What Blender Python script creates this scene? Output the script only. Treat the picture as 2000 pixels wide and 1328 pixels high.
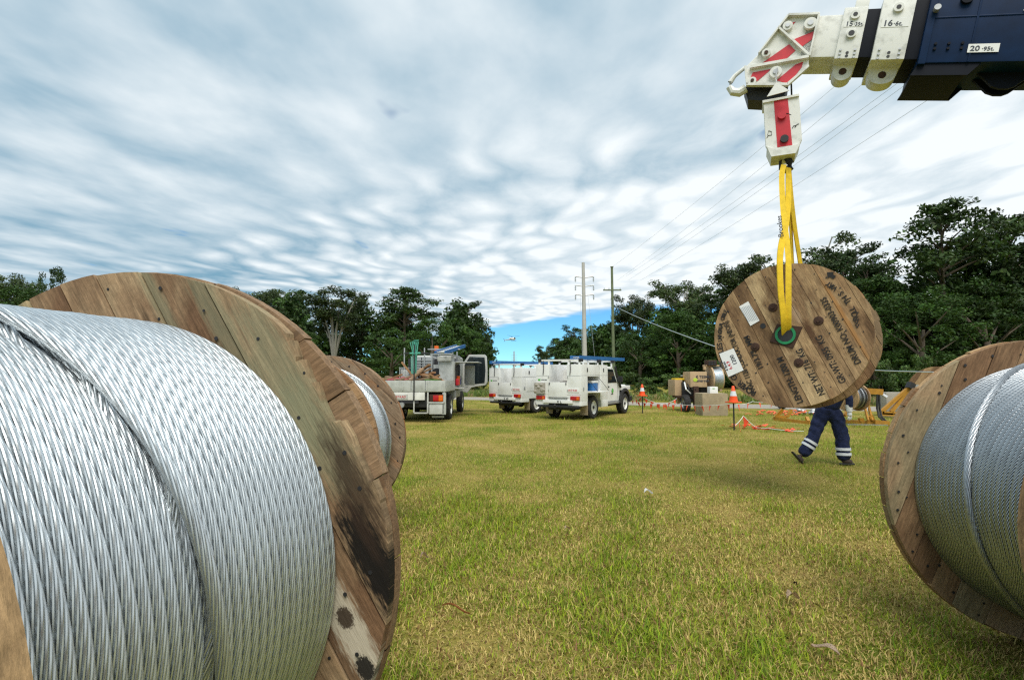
import bpy, bmesh, math, random
import numpy as np
from mathutils import Vector, Matrix
R_ = math.radians
for o in list(bpy.data.objects): bpy.data.objects.remove(o)
scene = bpy.context.scene
col = scene.collection

# ------------------------------------------------------------------ camera
FPX, PITCH, CAMZ = 1047.0, 0.063, 1.6
cam_d = bpy.data.cameras.new('camera'); cam = bpy.data.objects.new('camera', cam_d); col.objects.link(cam)
cam.location = (0, 0, CAMZ); cam.rotation_euler = (math.pi/2 + PITCH, 0, 0)
cam_d.sensor_width = 36; cam_d.lens = FPX/2000*36; cam_d.clip_start = .05; cam_d.clip_end = 6000
scene.camera = cam

# ------------------------------------------------------------------ sky and sun
SUN_EL, SUN_AZ = R_(58), R_(177)           # sun high behind the camera
world = bpy.data.worlds.new('World'); scene.world = world; world.use_nodes = True
nt = world.node_tree; nt.nodes.clear()
def N(t, **k):
    n = nt.nodes.new(t)
    for a, b in k.items(): setattr(n, a, b)
    return n
def L(a, b): nt.links.new(a, b)
def mth(op, a, b=None, c=None, clamp=False):
    n = N('ShaderNodeMath', operation=op); n.use_clamp = clamp
    for i, v in enumerate((a, b, c)):
        if v is None: continue
        if isinstance(v, (int, float)): n.inputs[i].default_value = v
        else: L(v, n.inputs[i])
    return n.outputs[0]
def mrange(v, a, b, c=0., d=1., smooth=True):
    n = N('ShaderNodeMapRange'); n.interpolation_type = 'SMOOTHSTEP' if smooth else 'LINEAR'
    L(v, n.inputs[0])
    for i, x in enumerate((a, b, c, d)): n.inputs[i+1].default_value = x
    return n.outputs[0]
def cmix(f, a, b):
    n = N('ShaderNodeMix', data_type='RGBA')
    if isinstance(f, (int, float)): n.inputs[0].default_value = f
    else: L(f, n.inputs[0])
    for i, v in ((6, a), (7, b)):
        if isinstance(v, tuple): n.inputs[i].default_value = (*v, 1)
        else: L(v, n.inputs[i])
    return n.outputs[2]
def noise(vec, scale, detail=3, rough=.5, dist=0., off=(0, 0, 0), sc=(1, 1, 1), rot=0):
    mp = N('ShaderNodeMapping'); L(vec, mp.inputs[0]); mp.inputs[1].default_value = off; mp.inputs[3].default_value = sc
    mp.inputs[2].default_value = (0, 0, rot)
    n = N('ShaderNodeTexNoise'); L(mp.outputs[0], n.inputs['Vector'])
    n.inputs['Scale'].default_value = scale; n.inputs['Detail'].default_value = detail
    n.inputs['Roughness'].default_value = rough; n.inputs['Distortion'].default_value = dist
    return n.outputs[0]
tc = N('ShaderNodeTexCoord'); sx = N('ShaderNodeSeparateXYZ'); L(tc.outputs['Generated'], sx.inputs[0])
zz = mth('MAXIMUM', sx.outputs[2], .035)
u = mth('DIVIDE', sx.outputs[0], zz); v = mth('DIVIDE', sx.outputs[1], zz)
cb = N('ShaderNodeCombineXYZ'); L(u, cb.inputs[0]); L(v, cb.inputs[1]); uv = cb.outputs[0]
big = noise(uv, .42, 2, .5, .4, off=(3.1, 1.7, 0), rot=.5)              # broad light and dark bands of the deck
warp = noise(uv, 1.3, 2, .5, 0, off=(5, 5, 0)); wv = N('ShaderNodeVectorMath', operation='MULTIPLY_ADD')
wc = N('ShaderNodeCombineXYZ'); L(warp, wc.inputs[0]); L(big, wc.inputs[1]); L(wc.outputs[0], wv.inputs[0]); wv.inputs[1].default_value = (.5, .6, 0); L(uv, wv.inputs[2]); wuv = wv.outputs[0]
streak = noise(uv, 1.9, 5, .5, .1, off=(1.3, 4.4, 0), sc=(1.0, .66, 1), rot=-.35)
lets = noise(wuv, 2.5, 3, .5, .1, off=(7.3, .4, 0), sc=(1, .52, 1), rot=.1)   # altocumulus cloudlets
rip = noise(wuv, 6.4, 5, .62, .1, off=(2.3, 9.4, 0), sc=(.9, .5, 1), rot=.1)
vor = N('ShaderNodeTexVoronoi'); vor.feature = 'SMOOTH_F1'; vm = N('ShaderNodeMapping'); L(wuv, vm.inputs[0]); vm.inputs[3].default_value = (4.6, 2.3, 1); vm.inputs[2].default_value = (0, 0, .15)
L(vm.outputs[0], vor.inputs['Vector']); vor.inputs['Scale'].default_value = 1; vor.inputs['Randomness'].default_value = 1.; vor.inputs['Smoothness'].default_value = .45
cell = mrange(vor.outputs['Distance'], .1, .72, 1., 0., smooth=False)
# cloudlets stand out where the deck thins ahead and to the right; smoother sheet overhead and left
grade = mth('ADD', mth('ADD', v, mth('MULTIPLY', u, .8)), mth('MULTIPLY', big, 1.5))
fine = mrange(grade, 1.9, 3.7)
bright = mrange(mth('ADD', mth('MULTIPLY', u, .24), mth('ADD', mth('MULTIPLY', mth('MINIMUM', v, 5.), .09), mth('MULTIPLY', big, 1.2))), .1, 1.5, 0, 1)
tex_f = mth('ADD', mth('MULTIPLY', cell, .42), mth('ADD', mth('MULTIPLY', lets, .32), mth('MULTIPLY', rip, .42)))
tex_s = mth('ADD', mth('MULTIPLY', streak, 1.1), mth('MULTIPLY', rip, .06))
tx = mth('ADD', mth('MULTIPLY', tex_f, fine), mth('MULTIPLY', tex_s, mth('SUBTRACT', 1., fine)))
tone = mrange(mth('ADD', mth('MULTIPLY', tx, 2.5), mth('MULTIPLY', bright, 1.15)), .86, 2.46, smooth=False)
cloud = cmix(tone, (.20, .385, .52), (.91, .965, .99))
edge = mth('ADD', mth('ADD', v, mth('MULTIPLY', mth('MINIMUM', u, 1.7), 1.75)), mth('MULTIPLY', mth('SUBTRACT', lets, .5), 1.6))
cover = mrange(edge, 11.3, 10.2)
holes = mrange(lets, .22, .31, .3, 1.)
cover = mth('MULTIPLY', cover, holes)
# never thinner than a veil where the deck is broad
sky = N('ShaderNodeTexSky', sky_type='NISHITA'); sky.sun_disc = False
sky.sun_elevation = SUN_EL; sky.sun_rotation = SUN_AZ; sky.air_density = 1.0; sky.dust_density = 0.; sky.ozone_density = 6.; sky.altitude = 2500
skc = N('ShaderNodeMix', data_type='RGBA', blend_type='MULTIPLY'); skc.inputs[0].default_value = 1.; L(sky.outputs[0], skc.inputs[6]); skc.inputs[7].default_value = (.62, 1.05, 1.12, 1)
bg1 = N('ShaderNodeBackground'); L(skc.outputs[2], bg1.inputs[0]); bg1.inputs[1].default_value = .115
bg2 = N('ShaderNodeBackground'); L(cloud, bg2.inputs[0]); bg2.inputs[1].default_value = .98
mx = N('ShaderNodeMixShader'); L(cover, mx.inputs[0]); L(bg1.outputs[0], mx.inputs[1]); L(bg2.outputs[0], mx.inputs[2])
wo = N('ShaderNodeOutputWorld'); L(mx.outputs[0], wo.inputs[0])

sun_d = bpy.data.lights.new('sun', 'SUN'); sun = bpy.data.objects.new('sun', sun_d); col.objects.link(sun)
sun_d.energy = 3.1; sun_d.angle = R_(38); sun_d.color = (1, .96, .89)
sdir = Vector((math.sin(SUN_AZ)*math.cos(SUN_EL), math.cos(SUN_AZ)*math.cos(SUN_EL), math.sin(SUN_EL)))
sun.rotation_euler = sdir.to_track_quat('Z', 'Y').to_euler()
vs = scene.view_settings; vs.view_transform = 'Standard'; vs.look = 'None'; vs.gamma = 1; vs.use_curve_mapping = False
vs.exposure = 0.10
scene.render.engine = 'CYCLES'
cy = scene.cycles; cy.max_bounces = 6; cy.diffuse_bounces = 3; cy.glossy_bounces = 3; cy.transmission_bounces = 2; cy.caustics_reflective = False; cy.caustics_refractive = False; cy.use_adaptive_sampling = True; cy.adaptive_threshold = .012; cy.use_denoising = False; cy.pixel_filter_type = 'BLACKMAN_HARRIS'; cy.filter_width = 1.3

# ------------------------------------------------------------------ helpers
rnd = random.Random(7)
def P(px, py, Y):
    """point at world depth Y on the sight line of a photograph pixel"""
    dx, dz = (px-1000)/FPX, (664-py)/FPX
    d = Vector((dx, math.cos(PITCH)-math.sin(PITCH)*dz, math.sin(PITCH)+math.cos(PITCH)*dz))
    return Vector((0, 0, CAMZ)) + d*(Y/d.y)
def G(px, py, z=0.):
    dx, dz = (px-1000)/FPX, (664-py)/FPX
    d = Vector((dx, math.cos(PITCH)-math.sin(PITCH)*dz, math.sin(PITCH)+math.cos(PITCH)*dz))
    return Vector((0, 0, CAMZ)) + d*((z-CAMZ)/d.z)
def tag(o, label=None, cat=None, group=None, kind=None):
    if label: o['label'] = label
    if cat: o['category'] = cat
    if group: o['group'] = group
    if kind: o['kind'] = kind
    return o
def link(name, me, mat=None, parent=None, loc=None, rot=None):
    o = bpy.data.objects.new(name, me); col.objects.link(o)
    if mat is not None and me is not None and not me.materials: me.materials.append(mat)
    if parent: o.parent = parent
    if loc is not None: o.location = loc
    if rot is not None: o.rotation_euler = rot
    return o
def thing(name, label, cat, loc=(0, 0, 0), rotz=0., group=None, scale=1.):
    o = bpy.data.objects.new(name, None); col.objects.link(o); o.location = loc; o.rotation_euler = (0, 0, rotz)
    o.scale = (scale,)*3; o.empty_display_size = .2
    return tag(o, label, cat, group)
def copy_tree(o, parent=None):
    c = o.copy(); col.objects.link(c)
    if parent: c.parent = parent
    for ch in list(o.children): copy_tree(ch, c)
    return c
def smooth(me, ang=35):
    me.polygons.foreach_set('use_smooth', [True]*len(me.polygons))
    me.set_sharp_from_angle(angle=R_(ang)); me.update()
class MB:
    def __init__(s): s.bm = bmesh.new()
    def _add(s, b, M=None, bevel=0, seg=2):
        if bevel > 0: bmesh.ops.bevel(b, geom=b.edges[:], offset=bevel, segments=seg, profile=.7, affect='EDGES', clamp_overlap=True)
        if M is not None: b.transform(M)
        me = bpy.data.meshes.new('t'); b.to_mesh(me); b.free(); s.bm.from_mesh(me); bpy.data.meshes.remove(me); return s
    def box(s, a, b, bevel=0, M=None, seg=2):
        t = bmesh.new(); bmesh.ops.create_cube(t, size=1)
        a, b = Vector(a), Vector(b)
        for vv in t.verts: vv.co = Vector([(a[i]+b[i])/2 + vv.co[i]*abs(b[i]-a[i]) for i in range(3)])
        return s._add(t, M, bevel, seg)
    def cyl(s, a, b, r, r2=None, n=16, caps=True):
        a, b = Vector(a), Vector(b); t = bmesh.new(); d = b-a
        bmesh.ops.create_cone(t, cap_ends=caps, segments=n, radius1=r, radius2=r if r2 is None else r2, depth=d.length)
        return s._add(t, Matrix.Translation((a+b)/2) @ d.to_track_quat('Z', 'Y').to_matrix().to_4x4())
    def sphere(s, c, r, sc=(1, 1, 1), n=16):
        t = bmesh.new(); bmesh.ops.create_uvsphere(t, u_segments=n, v_segments=max(6, n//2), radius=r)
        return s._add(t, Matrix.Translation(c) @ Matrix.Diagonal((*sc, 1)))
    def prism(s, pts, d, bevel=0, M=None):
        """pts: 3-D polygon, extruded by vector d"""
        t = bmesh.new(); vs_ = [t.verts.new(p) for p in pts]; f = t.faces.new(vs_)
        r = bmesh.ops.extrude_face_region(t, geom=[f]); d = Vector(d)
        for e in r['geom']:
            if isinstance(e, bmesh.types.BMVert): e.co += d
        bmesh.ops.recalc_face_normals(t, faces=t.faces[:])
        return s._add(t, M, bevel, 1)
    def tube(s, pts, r, n=8, closed=False, flat=None):
        """swept round tube; flat=(w,h,sideways) sweeps a rectangle instead"""
        pts = [Vector(p) for p in pts]; t = bmesh.new(); rings = []; m = len(pts)
        up = Vector((0, 0, 1))
        for i, p in enumerate(pts):
            a = pts[(i-1) % m] if (closed or i > 0) else p; b = pts[(i+1) % m] if (closed or i < m-1) else p
            tg = (b-a).normalized()
            if flat: side = Vector(flat[2]); side = (side - tg*side.dot(tg)).normalized()
            else:
                ref = up if abs(tg.z) < .95 else Vector((1, 0, 0)); side = tg.cross(ref).normalized()
            nn = side.cross(tg).normalized(); rr = r[i] if isinstance(r, (list, tuple)) else r
            if flat:
                w, h = flat[0]/2, flat[1]/2
                ring = [t.verts.new(p+side*x*w+nn*y*h) for x, y in ((-1, -1), (1, -1), (1, 1), (-1, 1))]
            else: ring = [t.verts.new(p+(side*math.cos(k*2*math.pi/n)+nn*math.sin(k*2*math.pi/n))*rr) for k in range(n)]
            rings.append(ring)
        k_ = len(rings[0])
        for i in range(m if closed else m-1):
            A, B = rings[i], rings[(i+1) % m]
            for k in range(k_): t.faces.new((A[k], A[(k+1) % k_], B[(k+1) % k_], B[k]))
        if not closed: t.faces.new(rings[0][::-1]); t.faces.new(rings[-1])
        bmesh.ops.recalc_face_normals(t, faces=t.faces[:])
        return s._add(t)
    def lathe(s, prof, M=None, n=24, closed=False):
        """prof: (radius, z) pairs spun round z"""
        t = bmesh.new(); rings = []
        for r, z in prof: rings.append([t.verts.new((r*math.cos(k*2*math.pi/n), r*math.sin(k*2*math.pi/n), z)) for k in range(n)])
        m = len(rings)
        for i in range(m if closed else m-1):
            A, B = rings[i], rings[(i+1) % m]
            for k in range(n): t.faces.new((A[k], A[(k+1) % n], B[(k+1) % n], B[k]))
        bmesh.ops.remove_doubles(t, verts=t.verts[:], dist=1e-5); bmesh.ops.recalc_face_normals(t, faces=t.faces[:])
        return s._add(t, M)
    def mesh(s, name, mat=None, sm=35):
        me = bpy.data.meshes.new(name); s.bm.to_mesh(me); s.bm.free()
        if mat: me.materials.append(mat)
        if sm: smooth(me, sm)
        return me
    def build(s, name, mat, parent=None, loc=None, rot=None, sm=35): return link(name, s.mesh(name, mat, sm), None, parent, loc, rot)
def box(name, mat, parent, a, b, bevel=.01): return MB().box(a, b, bevel).build(name, mat, parent)

# ------------------------------------------------------------------ materials
def mat(name, c, rough=.6, metal=0., var=.12, scale=6., bump=.0, bscale=40., c2=None, objrand=0., spec=.5, detail=4, thr=None, coat=0.):
    m = bpy.data.materials.new(name); m.use_nodes = True; t = m.node_tree; b = t.nodes['Principled BSDF']
    b.inputs['Roughness'].default_value = rough; b.inputs['Metallic'].default_value = metal
    b.inputs['Specular IOR Level'].default_value = spec
    if coat: b.inputs['Coat Weight'].default_value = coat; b.inputs['Coat Roughness'].default_value = .1
    tcn = t.nodes.new('ShaderNodeTexCoord'); nz = t.nodes.new('ShaderNodeTexNoise'); t.links.new(tcn.outputs['Object'], nz.inputs['Vector'])
    nz.inputs['Scale'].default_value = scale; nz.inputs['Detail'].default_value = detail; nz.inputs['Roughness'].default_value = .62
    rp = t.nodes.new('ShaderNodeValToRGB'); t.links.new(nz.outputs[0], rp.inputs[0])
    lo, hi = thr or (.3, .7); rp.color_ramp.elements[0].position = lo; rp.color_ramp.elements[1].position = hi
    cc2 = c2 or tuple(min(1, x*(1+var)) for x in c); cc1 = c if c2 else tuple(x*(1-var) for x in c)
    rp.color_ramp.elements[0].color = (*cc1, 1); rp.color_ramp.elements[1].color = (*cc2, 1)
    out = rp.outputs[0]
    if objrand:
        oi = t.nodes.new('ShaderNodeObjectInfo'); mr = t.nodes.new('ShaderNodeMapRange'); t.links.new(oi.outputs['Random'], mr.inputs[0])
        mr.inputs[3].default_value = 1-objrand; mr.inputs[4].default_value = 1+objrand
        hs = t.nodes.new('ShaderNodeHueSaturation'); t.links.new(out, hs.inputs['Color']); t.links.new(mr.outputs[0], hs.inputs['Value']); out = hs.outputs[0]
    t.links.new(out, b.inputs['Base Color'])
    if bump:
        n2 = t.nodes.new('ShaderNodeTexNoise'); t.links.new(tcn.outputs['Object'], n2.inputs['Vector']); n2.inputs['Scale'].default_value = bscale; n2.inputs['Detail'].default_value = 5
        bp = t.nodes.new('ShaderNodeBump'); bp.inputs['Strength'].default_value = bump; bp.inputs['Distance'].default_value = .02
        t.links.new(n2.outputs[0], bp.inputs['Height']); t.links.new(bp.outputs[0], b.inputs['Normal'])
    return m
def wood(name, cols, grain=(2.6, 26, 26), stain=None, objrand=.22, dark=(.035, .022, .014), rough=.8, dirt=.45):
    """plank timber: grain runs along the object's own X"""
    m = bpy.data.materials.new(name); m.use_nodes = True; t = m.node_tree; b = t.nodes['Principled BSDF']; nn = t.nodes.new; ln = t.links.new
    b.inputs['Roughness'].default_value = rough; b.inputs['Specular IOR Level'].default_value = .25
    tcn = nn('ShaderNodeTexCoord'); oi = nn('ShaderNodeObjectInfo')
    off = nn('ShaderNodeVectorMath'); off.operation = 'MULTIPLY_ADD'
    cx = nn('ShaderNodeCombineXYZ'); ln(oi.outputs['Random'], cx.inputs[0]); ln(oi.outputs['Random'], cx.inputs[1]); ln(oi.outputs['Random'], cx.inputs[2])
    ln(cx.outputs[0], off.inputs[0]); off.inputs[1].default_value = (37, 17, 53); ln(tcn.outputs['Object'], off.inputs[2])
    def nz(sc, scale, det=5, ro=.6, di=0.):
        mp = nn('ShaderNodeMapping'); ln(off.outputs[0], mp.inputs[0]); mp.inputs[3].default_value = sc
        k = nn('ShaderNodeTexNoise'); ln(mp.outputs[0], k.inputs['Vector']); k.inputs['Scale'].default_value = scale
        k.inputs['Detail'].default_value = det; k.inputs['Roughness'].default_value = ro; k.inputs['Distortion'].default_value = di; return k.outputs[0]
    g1 = nz(grain, 2.4, 6, .65, .4); g2 = nz((1, 2.2, 2.2), 1.6, 4, .6, .6); g3 = nz((9, 110, 110), 1.3, 4, .7); g4 = nz((1, 1, 1), 70, 3, .7); kn = nz((3.2, 11, 11), 1.0, 1, .4)
    rp = nn('ShaderNodeValToRGB'); cr = rp.color_ramp
    while len(cr.elements) < len(cols): cr.elements.new(.5)
    for i, c in enumerate(cols): cr.elements[i].position = i/(len(cols)-1); cr.elements[i].color = (*c, 1)
    add = nn('ShaderNodeMath'); add.operation = 'MULTIPLY_ADD'; ln(oi.outputs['Random'], add.inputs[0]); add.inputs[1].default_value = .95
    mr = nn('ShaderNodeMapRange'); ln(g2, mr.inputs[0]); mr.inputs[1].default_value = .3; mr.inputs[2].default_value = .75; mr.inputs[3].default_value = -.2; mr.inputs[4].default_value = .5
    ln(mr.outputs[0], add.inputs[2]); ln(add.outputs[0], rp.inputs[0])
    def mul(c, fac_out, lo, hi, a, bb):
        k = nn('ShaderNodeMapRange'); ln(fac_out, k.inputs[0])
        for i, x in enumerate((lo, hi, a, bb)): k.inputs[i+1].default_value = x
        h = nn('ShaderNodeMix'); h.data_type = 'RGBA'; h.blend_type = 'MULTIPLY'; h.inputs[0].default_value = 1
        ln(c, h.inputs[6]); ln(k.outputs[0], h.inputs[7]); return h.outputs[2]
    c = mul(rp.outputs[0], g1, .3, .7, .62, 1.2); c = mul(c, g3, .35, .65, .8, 1.15); c = mul(c, g4, .3, .7, .86, 1.12); c = mul(c, kn, .70, .76, 1., .5)
    d1 = nz((.8, 3, 3), 2.1, 6, .7, .8)
    k = nn('ShaderNodeMapRange'); ln(d1, k.inputs[0]); k.inputs[1].default_value = .56; k.inputs[2].default_value = .74; k.inputs[3].default_value = 0; k.inputs[4].default_value = dirt
    h = nn('ShaderNodeMix'); h.data_type = 'RGBA'; ln(k.outputs[0], h.inputs[0]); ln(c, h.inputs[6]); h.inputs[7].default_value = (*dark, 1); c = h.outputs[2]
    if stain:                                  # scorched and damp marks, fixed in the drum's own frame
        emp, spots = stain
        t2 = nn('ShaderNodeTexCoord'); t2.object = emp
        for (x, z, rx, rz, ang, colr, sharp, *al_p) in spots:
            mp = nn('ShaderNodeMapping'); mp.vector_type = 'TEXTURE'; ln(t2.outputs['Object'], mp.inputs[0])
            mp.inputs[1].default_value = (x, 0, z); mp.inputs[2].default_value = (0, -ang, 0); mp.inputs[3].default_value = (rx, 1e3, rz)
            nzz = nn('ShaderNodeTexNoise'); mp2 = nn('ShaderNodeMapping'); ln(mp.outputs[0], mp2.inputs[0]); mp2.inputs[3].default_value = (2.6, 0, 5.5); ln(mp2.outputs[0], nzz.inputs['Vector'])
            nzz.inputs['Scale'].default_value = 1.6; nzz.inputs['Detail'].default_value = 6; nzz.inputs['Roughness'].default_value = .65
            le = nn('ShaderNodeVectorMath'); le.operation = 'LENGTH'; ln(mp.outputs[0], le.inputs[0])
            ad = nn('ShaderNodeMath'); ad.operation = 'MULTIPLY_ADD'; ln(nzz.outputs[0], ad.inputs[0]); ad.inputs[1].default_value = 1.5; ln(le.outputs['Value'], ad.inputs[2])
            k = nn('ShaderNodeMapRange'); ln(ad.outputs[0], k.inputs[0]); k.inputs[1].default_value = 1.75; k.inputs[2].default_value = 1.75-sharp; k.inputs[3].default_value = 0; k.inputs[4].default_value = al_p[0] if al_p else .96
            h = nn('ShaderNodeMix'); h.data_type = 'RGBA'; ln(k.outputs[0], h.inputs[0]); ln(c, h.inputs[6]); h.inputs[7].default_value = (*colr, 1); c = h.outputs[2]
    if objrand:
        mr = nn('ShaderNodeMapRange'); wn = nn('ShaderNodeMath'); wn.operation = 'FRACT'; ml = nn('ShaderNodeMath'); ml.operation = 'MULTIPLY'; ln(oi.outputs['Random'], ml.inputs[0]); ml.inputs[1].default_value = 7.31
        ln(ml.outputs[0], wn.inputs[0]); ln(wn.outputs[0], mr.inputs[0]); mr.inputs[3].default_value = 1-objrand; mr.inputs[4].default_value = 1+objrand
        hs = nn('ShaderNodeHueSaturation'); ln(c, hs.inputs['Color']); ln(mr.outputs[0], hs.inputs['Value']); c = hs.outputs[0]
    ln(c, b.inputs['Base Color'])
    bp = nn('ShaderNodeBump'); bp.inputs['Strength'].default_value = .5; bp.inputs['Distance'].default_value = .006
    ln(g1, bp.inputs['Height']); b2 = nn('ShaderNodeBump'); b2.inputs['Strength'].default_value = .35; b2.inputs['Distance'].default_value = .003; ln(g3, b2.inputs['Height']); ln(bp.outputs[0], b2.inputs['Normal']); ln(b2.outputs[0], b.inputs['Normal'])
    return m
def vcol_mat(name, attr='tint', rough=.6, objrand=.0, spec=.3, trans=0., mult=None):
    m = bpy.data.materials.new(name); m.use_nodes = True; t = m.node_tree; b = t.nodes['Principled BSDF']
    b.inputs['Roughness'].default_value = rough; b.inputs['Specular IOR Level'].default_value = spec
    a = t.nodes.new('ShaderNodeAttribute'); a.attribute_name = attr; out = a.outputs['Color']
    if objrand:
        oi = t.nodes.new('ShaderNodeObjectInfo'); mr = t.nodes.new('ShaderNodeMapRange'); t.links.new(oi.outputs['Random'], mr.inputs[0]); mr.inputs[3].default_value = 1-objrand; mr.inputs[4].default_value = 1+objrand
        hs = t.nodes.new('ShaderNodeHueSaturation'); t.links.new(out, hs.inputs['Color']); t.links.new(mr.outputs[0], hs.inputs['Value']); out = hs.outputs[0]
    t.links.new(out, b.inputs['Base Color'])
    if trans:
        tr = t.nodes.new('ShaderNodeBsdfTranslucent'); t.links.new(out, tr.inputs[0]); ms = t.nodes.new('ShaderNodeMixShader'); ms.inputs[0].default_value = trans
        t.links.new(b.outputs[0], ms.inputs[1]); t.links.new(tr.outputs[0], ms.inputs[2]); t.links.new(ms.outputs[0], t.nodes['Material Output'].inputs[0])
    return m
M = dict(
 alu=mat('aluminium_wire', (.63, .67, .69), .42, 1., .12, 5),
 alu_shaded=mat('shaded_aluminium_wire', (.46, .49, .515), .40, 1., .14, 6),  # darker, greyer wire copy: the right drum's shade is put into its colour
 white=mat('white_paint', (.63, .62, .57), .42, 0, 0, 2.2, spec=.5, coat=.15, c2=(.80, .80, .77), thr=(.28, .5), detail=7),
 white_dirty=mat('weathered_white_paint', (.60, .59, .55), .5, 0, 0, 5, c2=(.76, .75, .70), thr=(.3, .6)),
 grey_metal=mat('galvanised_steel', (.42, .43, .43), .45, .6, .15, 8),
 tray=mat('aluminium_tray', (.36, .37, .34), .5, .2, 0, 4, c2=(.52, .53, .50), thr=(.3, .6)),
 dark=mat('black_steel', (.018, .018, .02), .55, 0, .3, 10),
 rubber=mat('tyre_rubber', (.028, .027, .026), .85, 0, .25, 20, bump=.2),
 blue=mat('boom_blue_paint', (.003, .017, .055), .5, 0, .25, 4, spec=.12),
 navyblack=mat('boom_inner_paint', (.004, .006, .012), .6, 0, .2, 4, spec=.15),
 red=mat('red_stripe_paint', (.55, .018, .03), .45, 0, .15, 8),
 boomwhite=mat('boom_white_paint', (.50, .50, .46), .5, 0, 0, 7, c2=(.76, .76, .72), thr=(.28, .5)),
 ladder=mat('ladder_blue', (.02, .13, .36), .4, 0, .15, 5),
 glass=mat('window_glass', (.012, .018, .02), .06, 0, .1, 2, spec=.8),
 redlens=mat('tail_lamp_red', (.42, .012, .015), .25, 0, .2, 20),
 amber=mat('amber_lens', (.75, .13, .01), .3, 0, .1, 20),
 orange=mat('cone_orange', (.85, .09, .012), .5, 0, .08, 12),
 flag=mat('flag_orange', (.90, .10, .04), .6, 0, .12, 20),
 reflect=mat('reflective_tape', (.62, .64, .66), .4, 0, .06, 30),
 yellow=mat('sling_yellow', (.78, .52, .015), .75, 0, .15, 14, bump=.3, bscale=120),
 yellow_paint=mat('machine_yellow', (.40, .19, .015), .5, 0, .2, 9),
 tan=mat('machine_tan', (.47, .33, .19), .55, 0, .1, 5),
 green=mat('hub_green', (.01, .20, .07), .5, 0, .25, 20),
 rope=mat('rope_green', (.10, .42, .32), .75, 0, .2, 40, bump=.4, bscale=90),
 rust=mat('rusty_steel', (.055, .025, .014), .75, .2, .4, 30),
 ink=mat('stencil_ink', (.018, .016, .015), .8, 0, .3, 25),
 navy=mat('navy_cotton', (.003, .010, .05), .85, 0, .2, 14, bump=1.0, bscale=14),
 boot=mat('boot_leather', (.05, .032, .022), .75, 0, .3, 30),
 skin=mat('skin', (.48, .28, .20), .5, 0, .06, 20),
 glove=mat('glove_cotton', (.72, .73, .72), .85, 0, .08, 40, bump=.3),
 concrete=mat('concrete', (.36, .33, .28), .9, 0, .14, 5, bump=.4, bscale=60),
 tanblock=mat('earthy_concrete', (.34, .27, .17), .9, 0, .18, 6, bump=.4, bscale=50),
 polec=mat('pole_concrete', (.46, .45, .42), .85, 0, .1, 2),
 polew=mat('treated_pole', (.13, .16, .085), .85, 0, .3, 4),
 wire=mat('dark_conductor', (.42, .46, .50), .6, .2, .05, 4),
 paper=mat('paper', (.82, .82, .80), .8, 0, .04, 20),
 deadleaf=mat('dead_leaf', (.50, .38, .27), .8, 0, .2, 40),
 logogreen=mat('logo_green', (.10, .42, .08), .5, 0, .05, 4),
 text_dark=mat('print_dark', (.03, .04, .06), .6, 0, .1, 8),
 mesh_orange=mat('netting_orange', (.80, .17, .07), .7, 0, .2, 15),
 bark=mat('bark', (.13, .10, .075), .9, 0, .3, 5, bump=.5, bscale=12),
 palebark=mat('pale_eucalypt_bark', (.34, .32, .28), .85, 0, .3, 2.2, bump=.2),
 leaf=vcol_mat('foliage', objrand=.28, rough=.55, trans=.15),
 blade=vcol_mat('grass_blade', rough=.7, trans=.2),
)

# ------------------------------------------------------------------ the setting
def ground_mat():
    m = bpy.data.materials.new('paddock_soil_and_turf'); m.use_nodes = True; t = m.node_tree; b = t.nodes['Principled BSDF']; b.inputs['Roughness'].default_value = .95; b.inputs['Specular IOR Level'].default_value = .1
    nn = t.nodes.new; ln = t.links.new; tcn = nn('ShaderNodeTexCoord')
    def nz(s, d, r=.6):
        k = nn('ShaderNodeTexNoise'); ln(tcn.outputs['Object'], k.inputs['Vector']); k.inputs['Scale'].default_value = s; k.inputs['Detail'].default_value = d; k.inputs['Roughness'].default_value = r; return k.outputs[0]
    def ramp(f, st):
        r = nn('ShaderNodeValToRGB'); ln(f, r.inputs[0])
        while len(r.color_ramp.elements) < len(st): r.color_ramp.elements.new(.5)
        for e, (p, c) in zip(r.color_ramp.elements, st): e.position = p; e.color = (*c, 1)
        return r.outputs[0]
    a = ramp(nz(.55, 4), [(.34, (.13, .165, .018)), (.5, (.24, .215, .042)), (.66, (.34, .26, .08))])
    f = ramp(nz(38, 6, .75), [(.32, (.42, .42, .40)), (.5, (1, 1, 1)), (.7, (1.45, 1.4, 1.3))])
    mx = nn('ShaderNodeMix'); mx.data_type = 'RGBA'; mx.blend_type = 'MULTIPLY'; mx.inputs[0].default_value = 1; ln(a, mx.inputs[6]); ln(f, mx.inputs[7])
    ln(mx.outputs[2], b.inputs['Base Color'])
    bp = nn('ShaderNodeBump'); bp.inputs['Strength'].default_value = .8; bp.inputs['Distance'].default_value = .03; ln(nz(45, 4, .7), bp.inputs['Height']); ln(bp.outputs[0], b.inputs['Normal'])
    return m
tag(MB().prism([(-1500, -600, 0), (1500, -600, 0), (1500, 3000, 0), (-1500, 3000, 0)], (0, 0, -.5)).build('ground', ground_mat(), sm=0), kind='structure')
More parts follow.
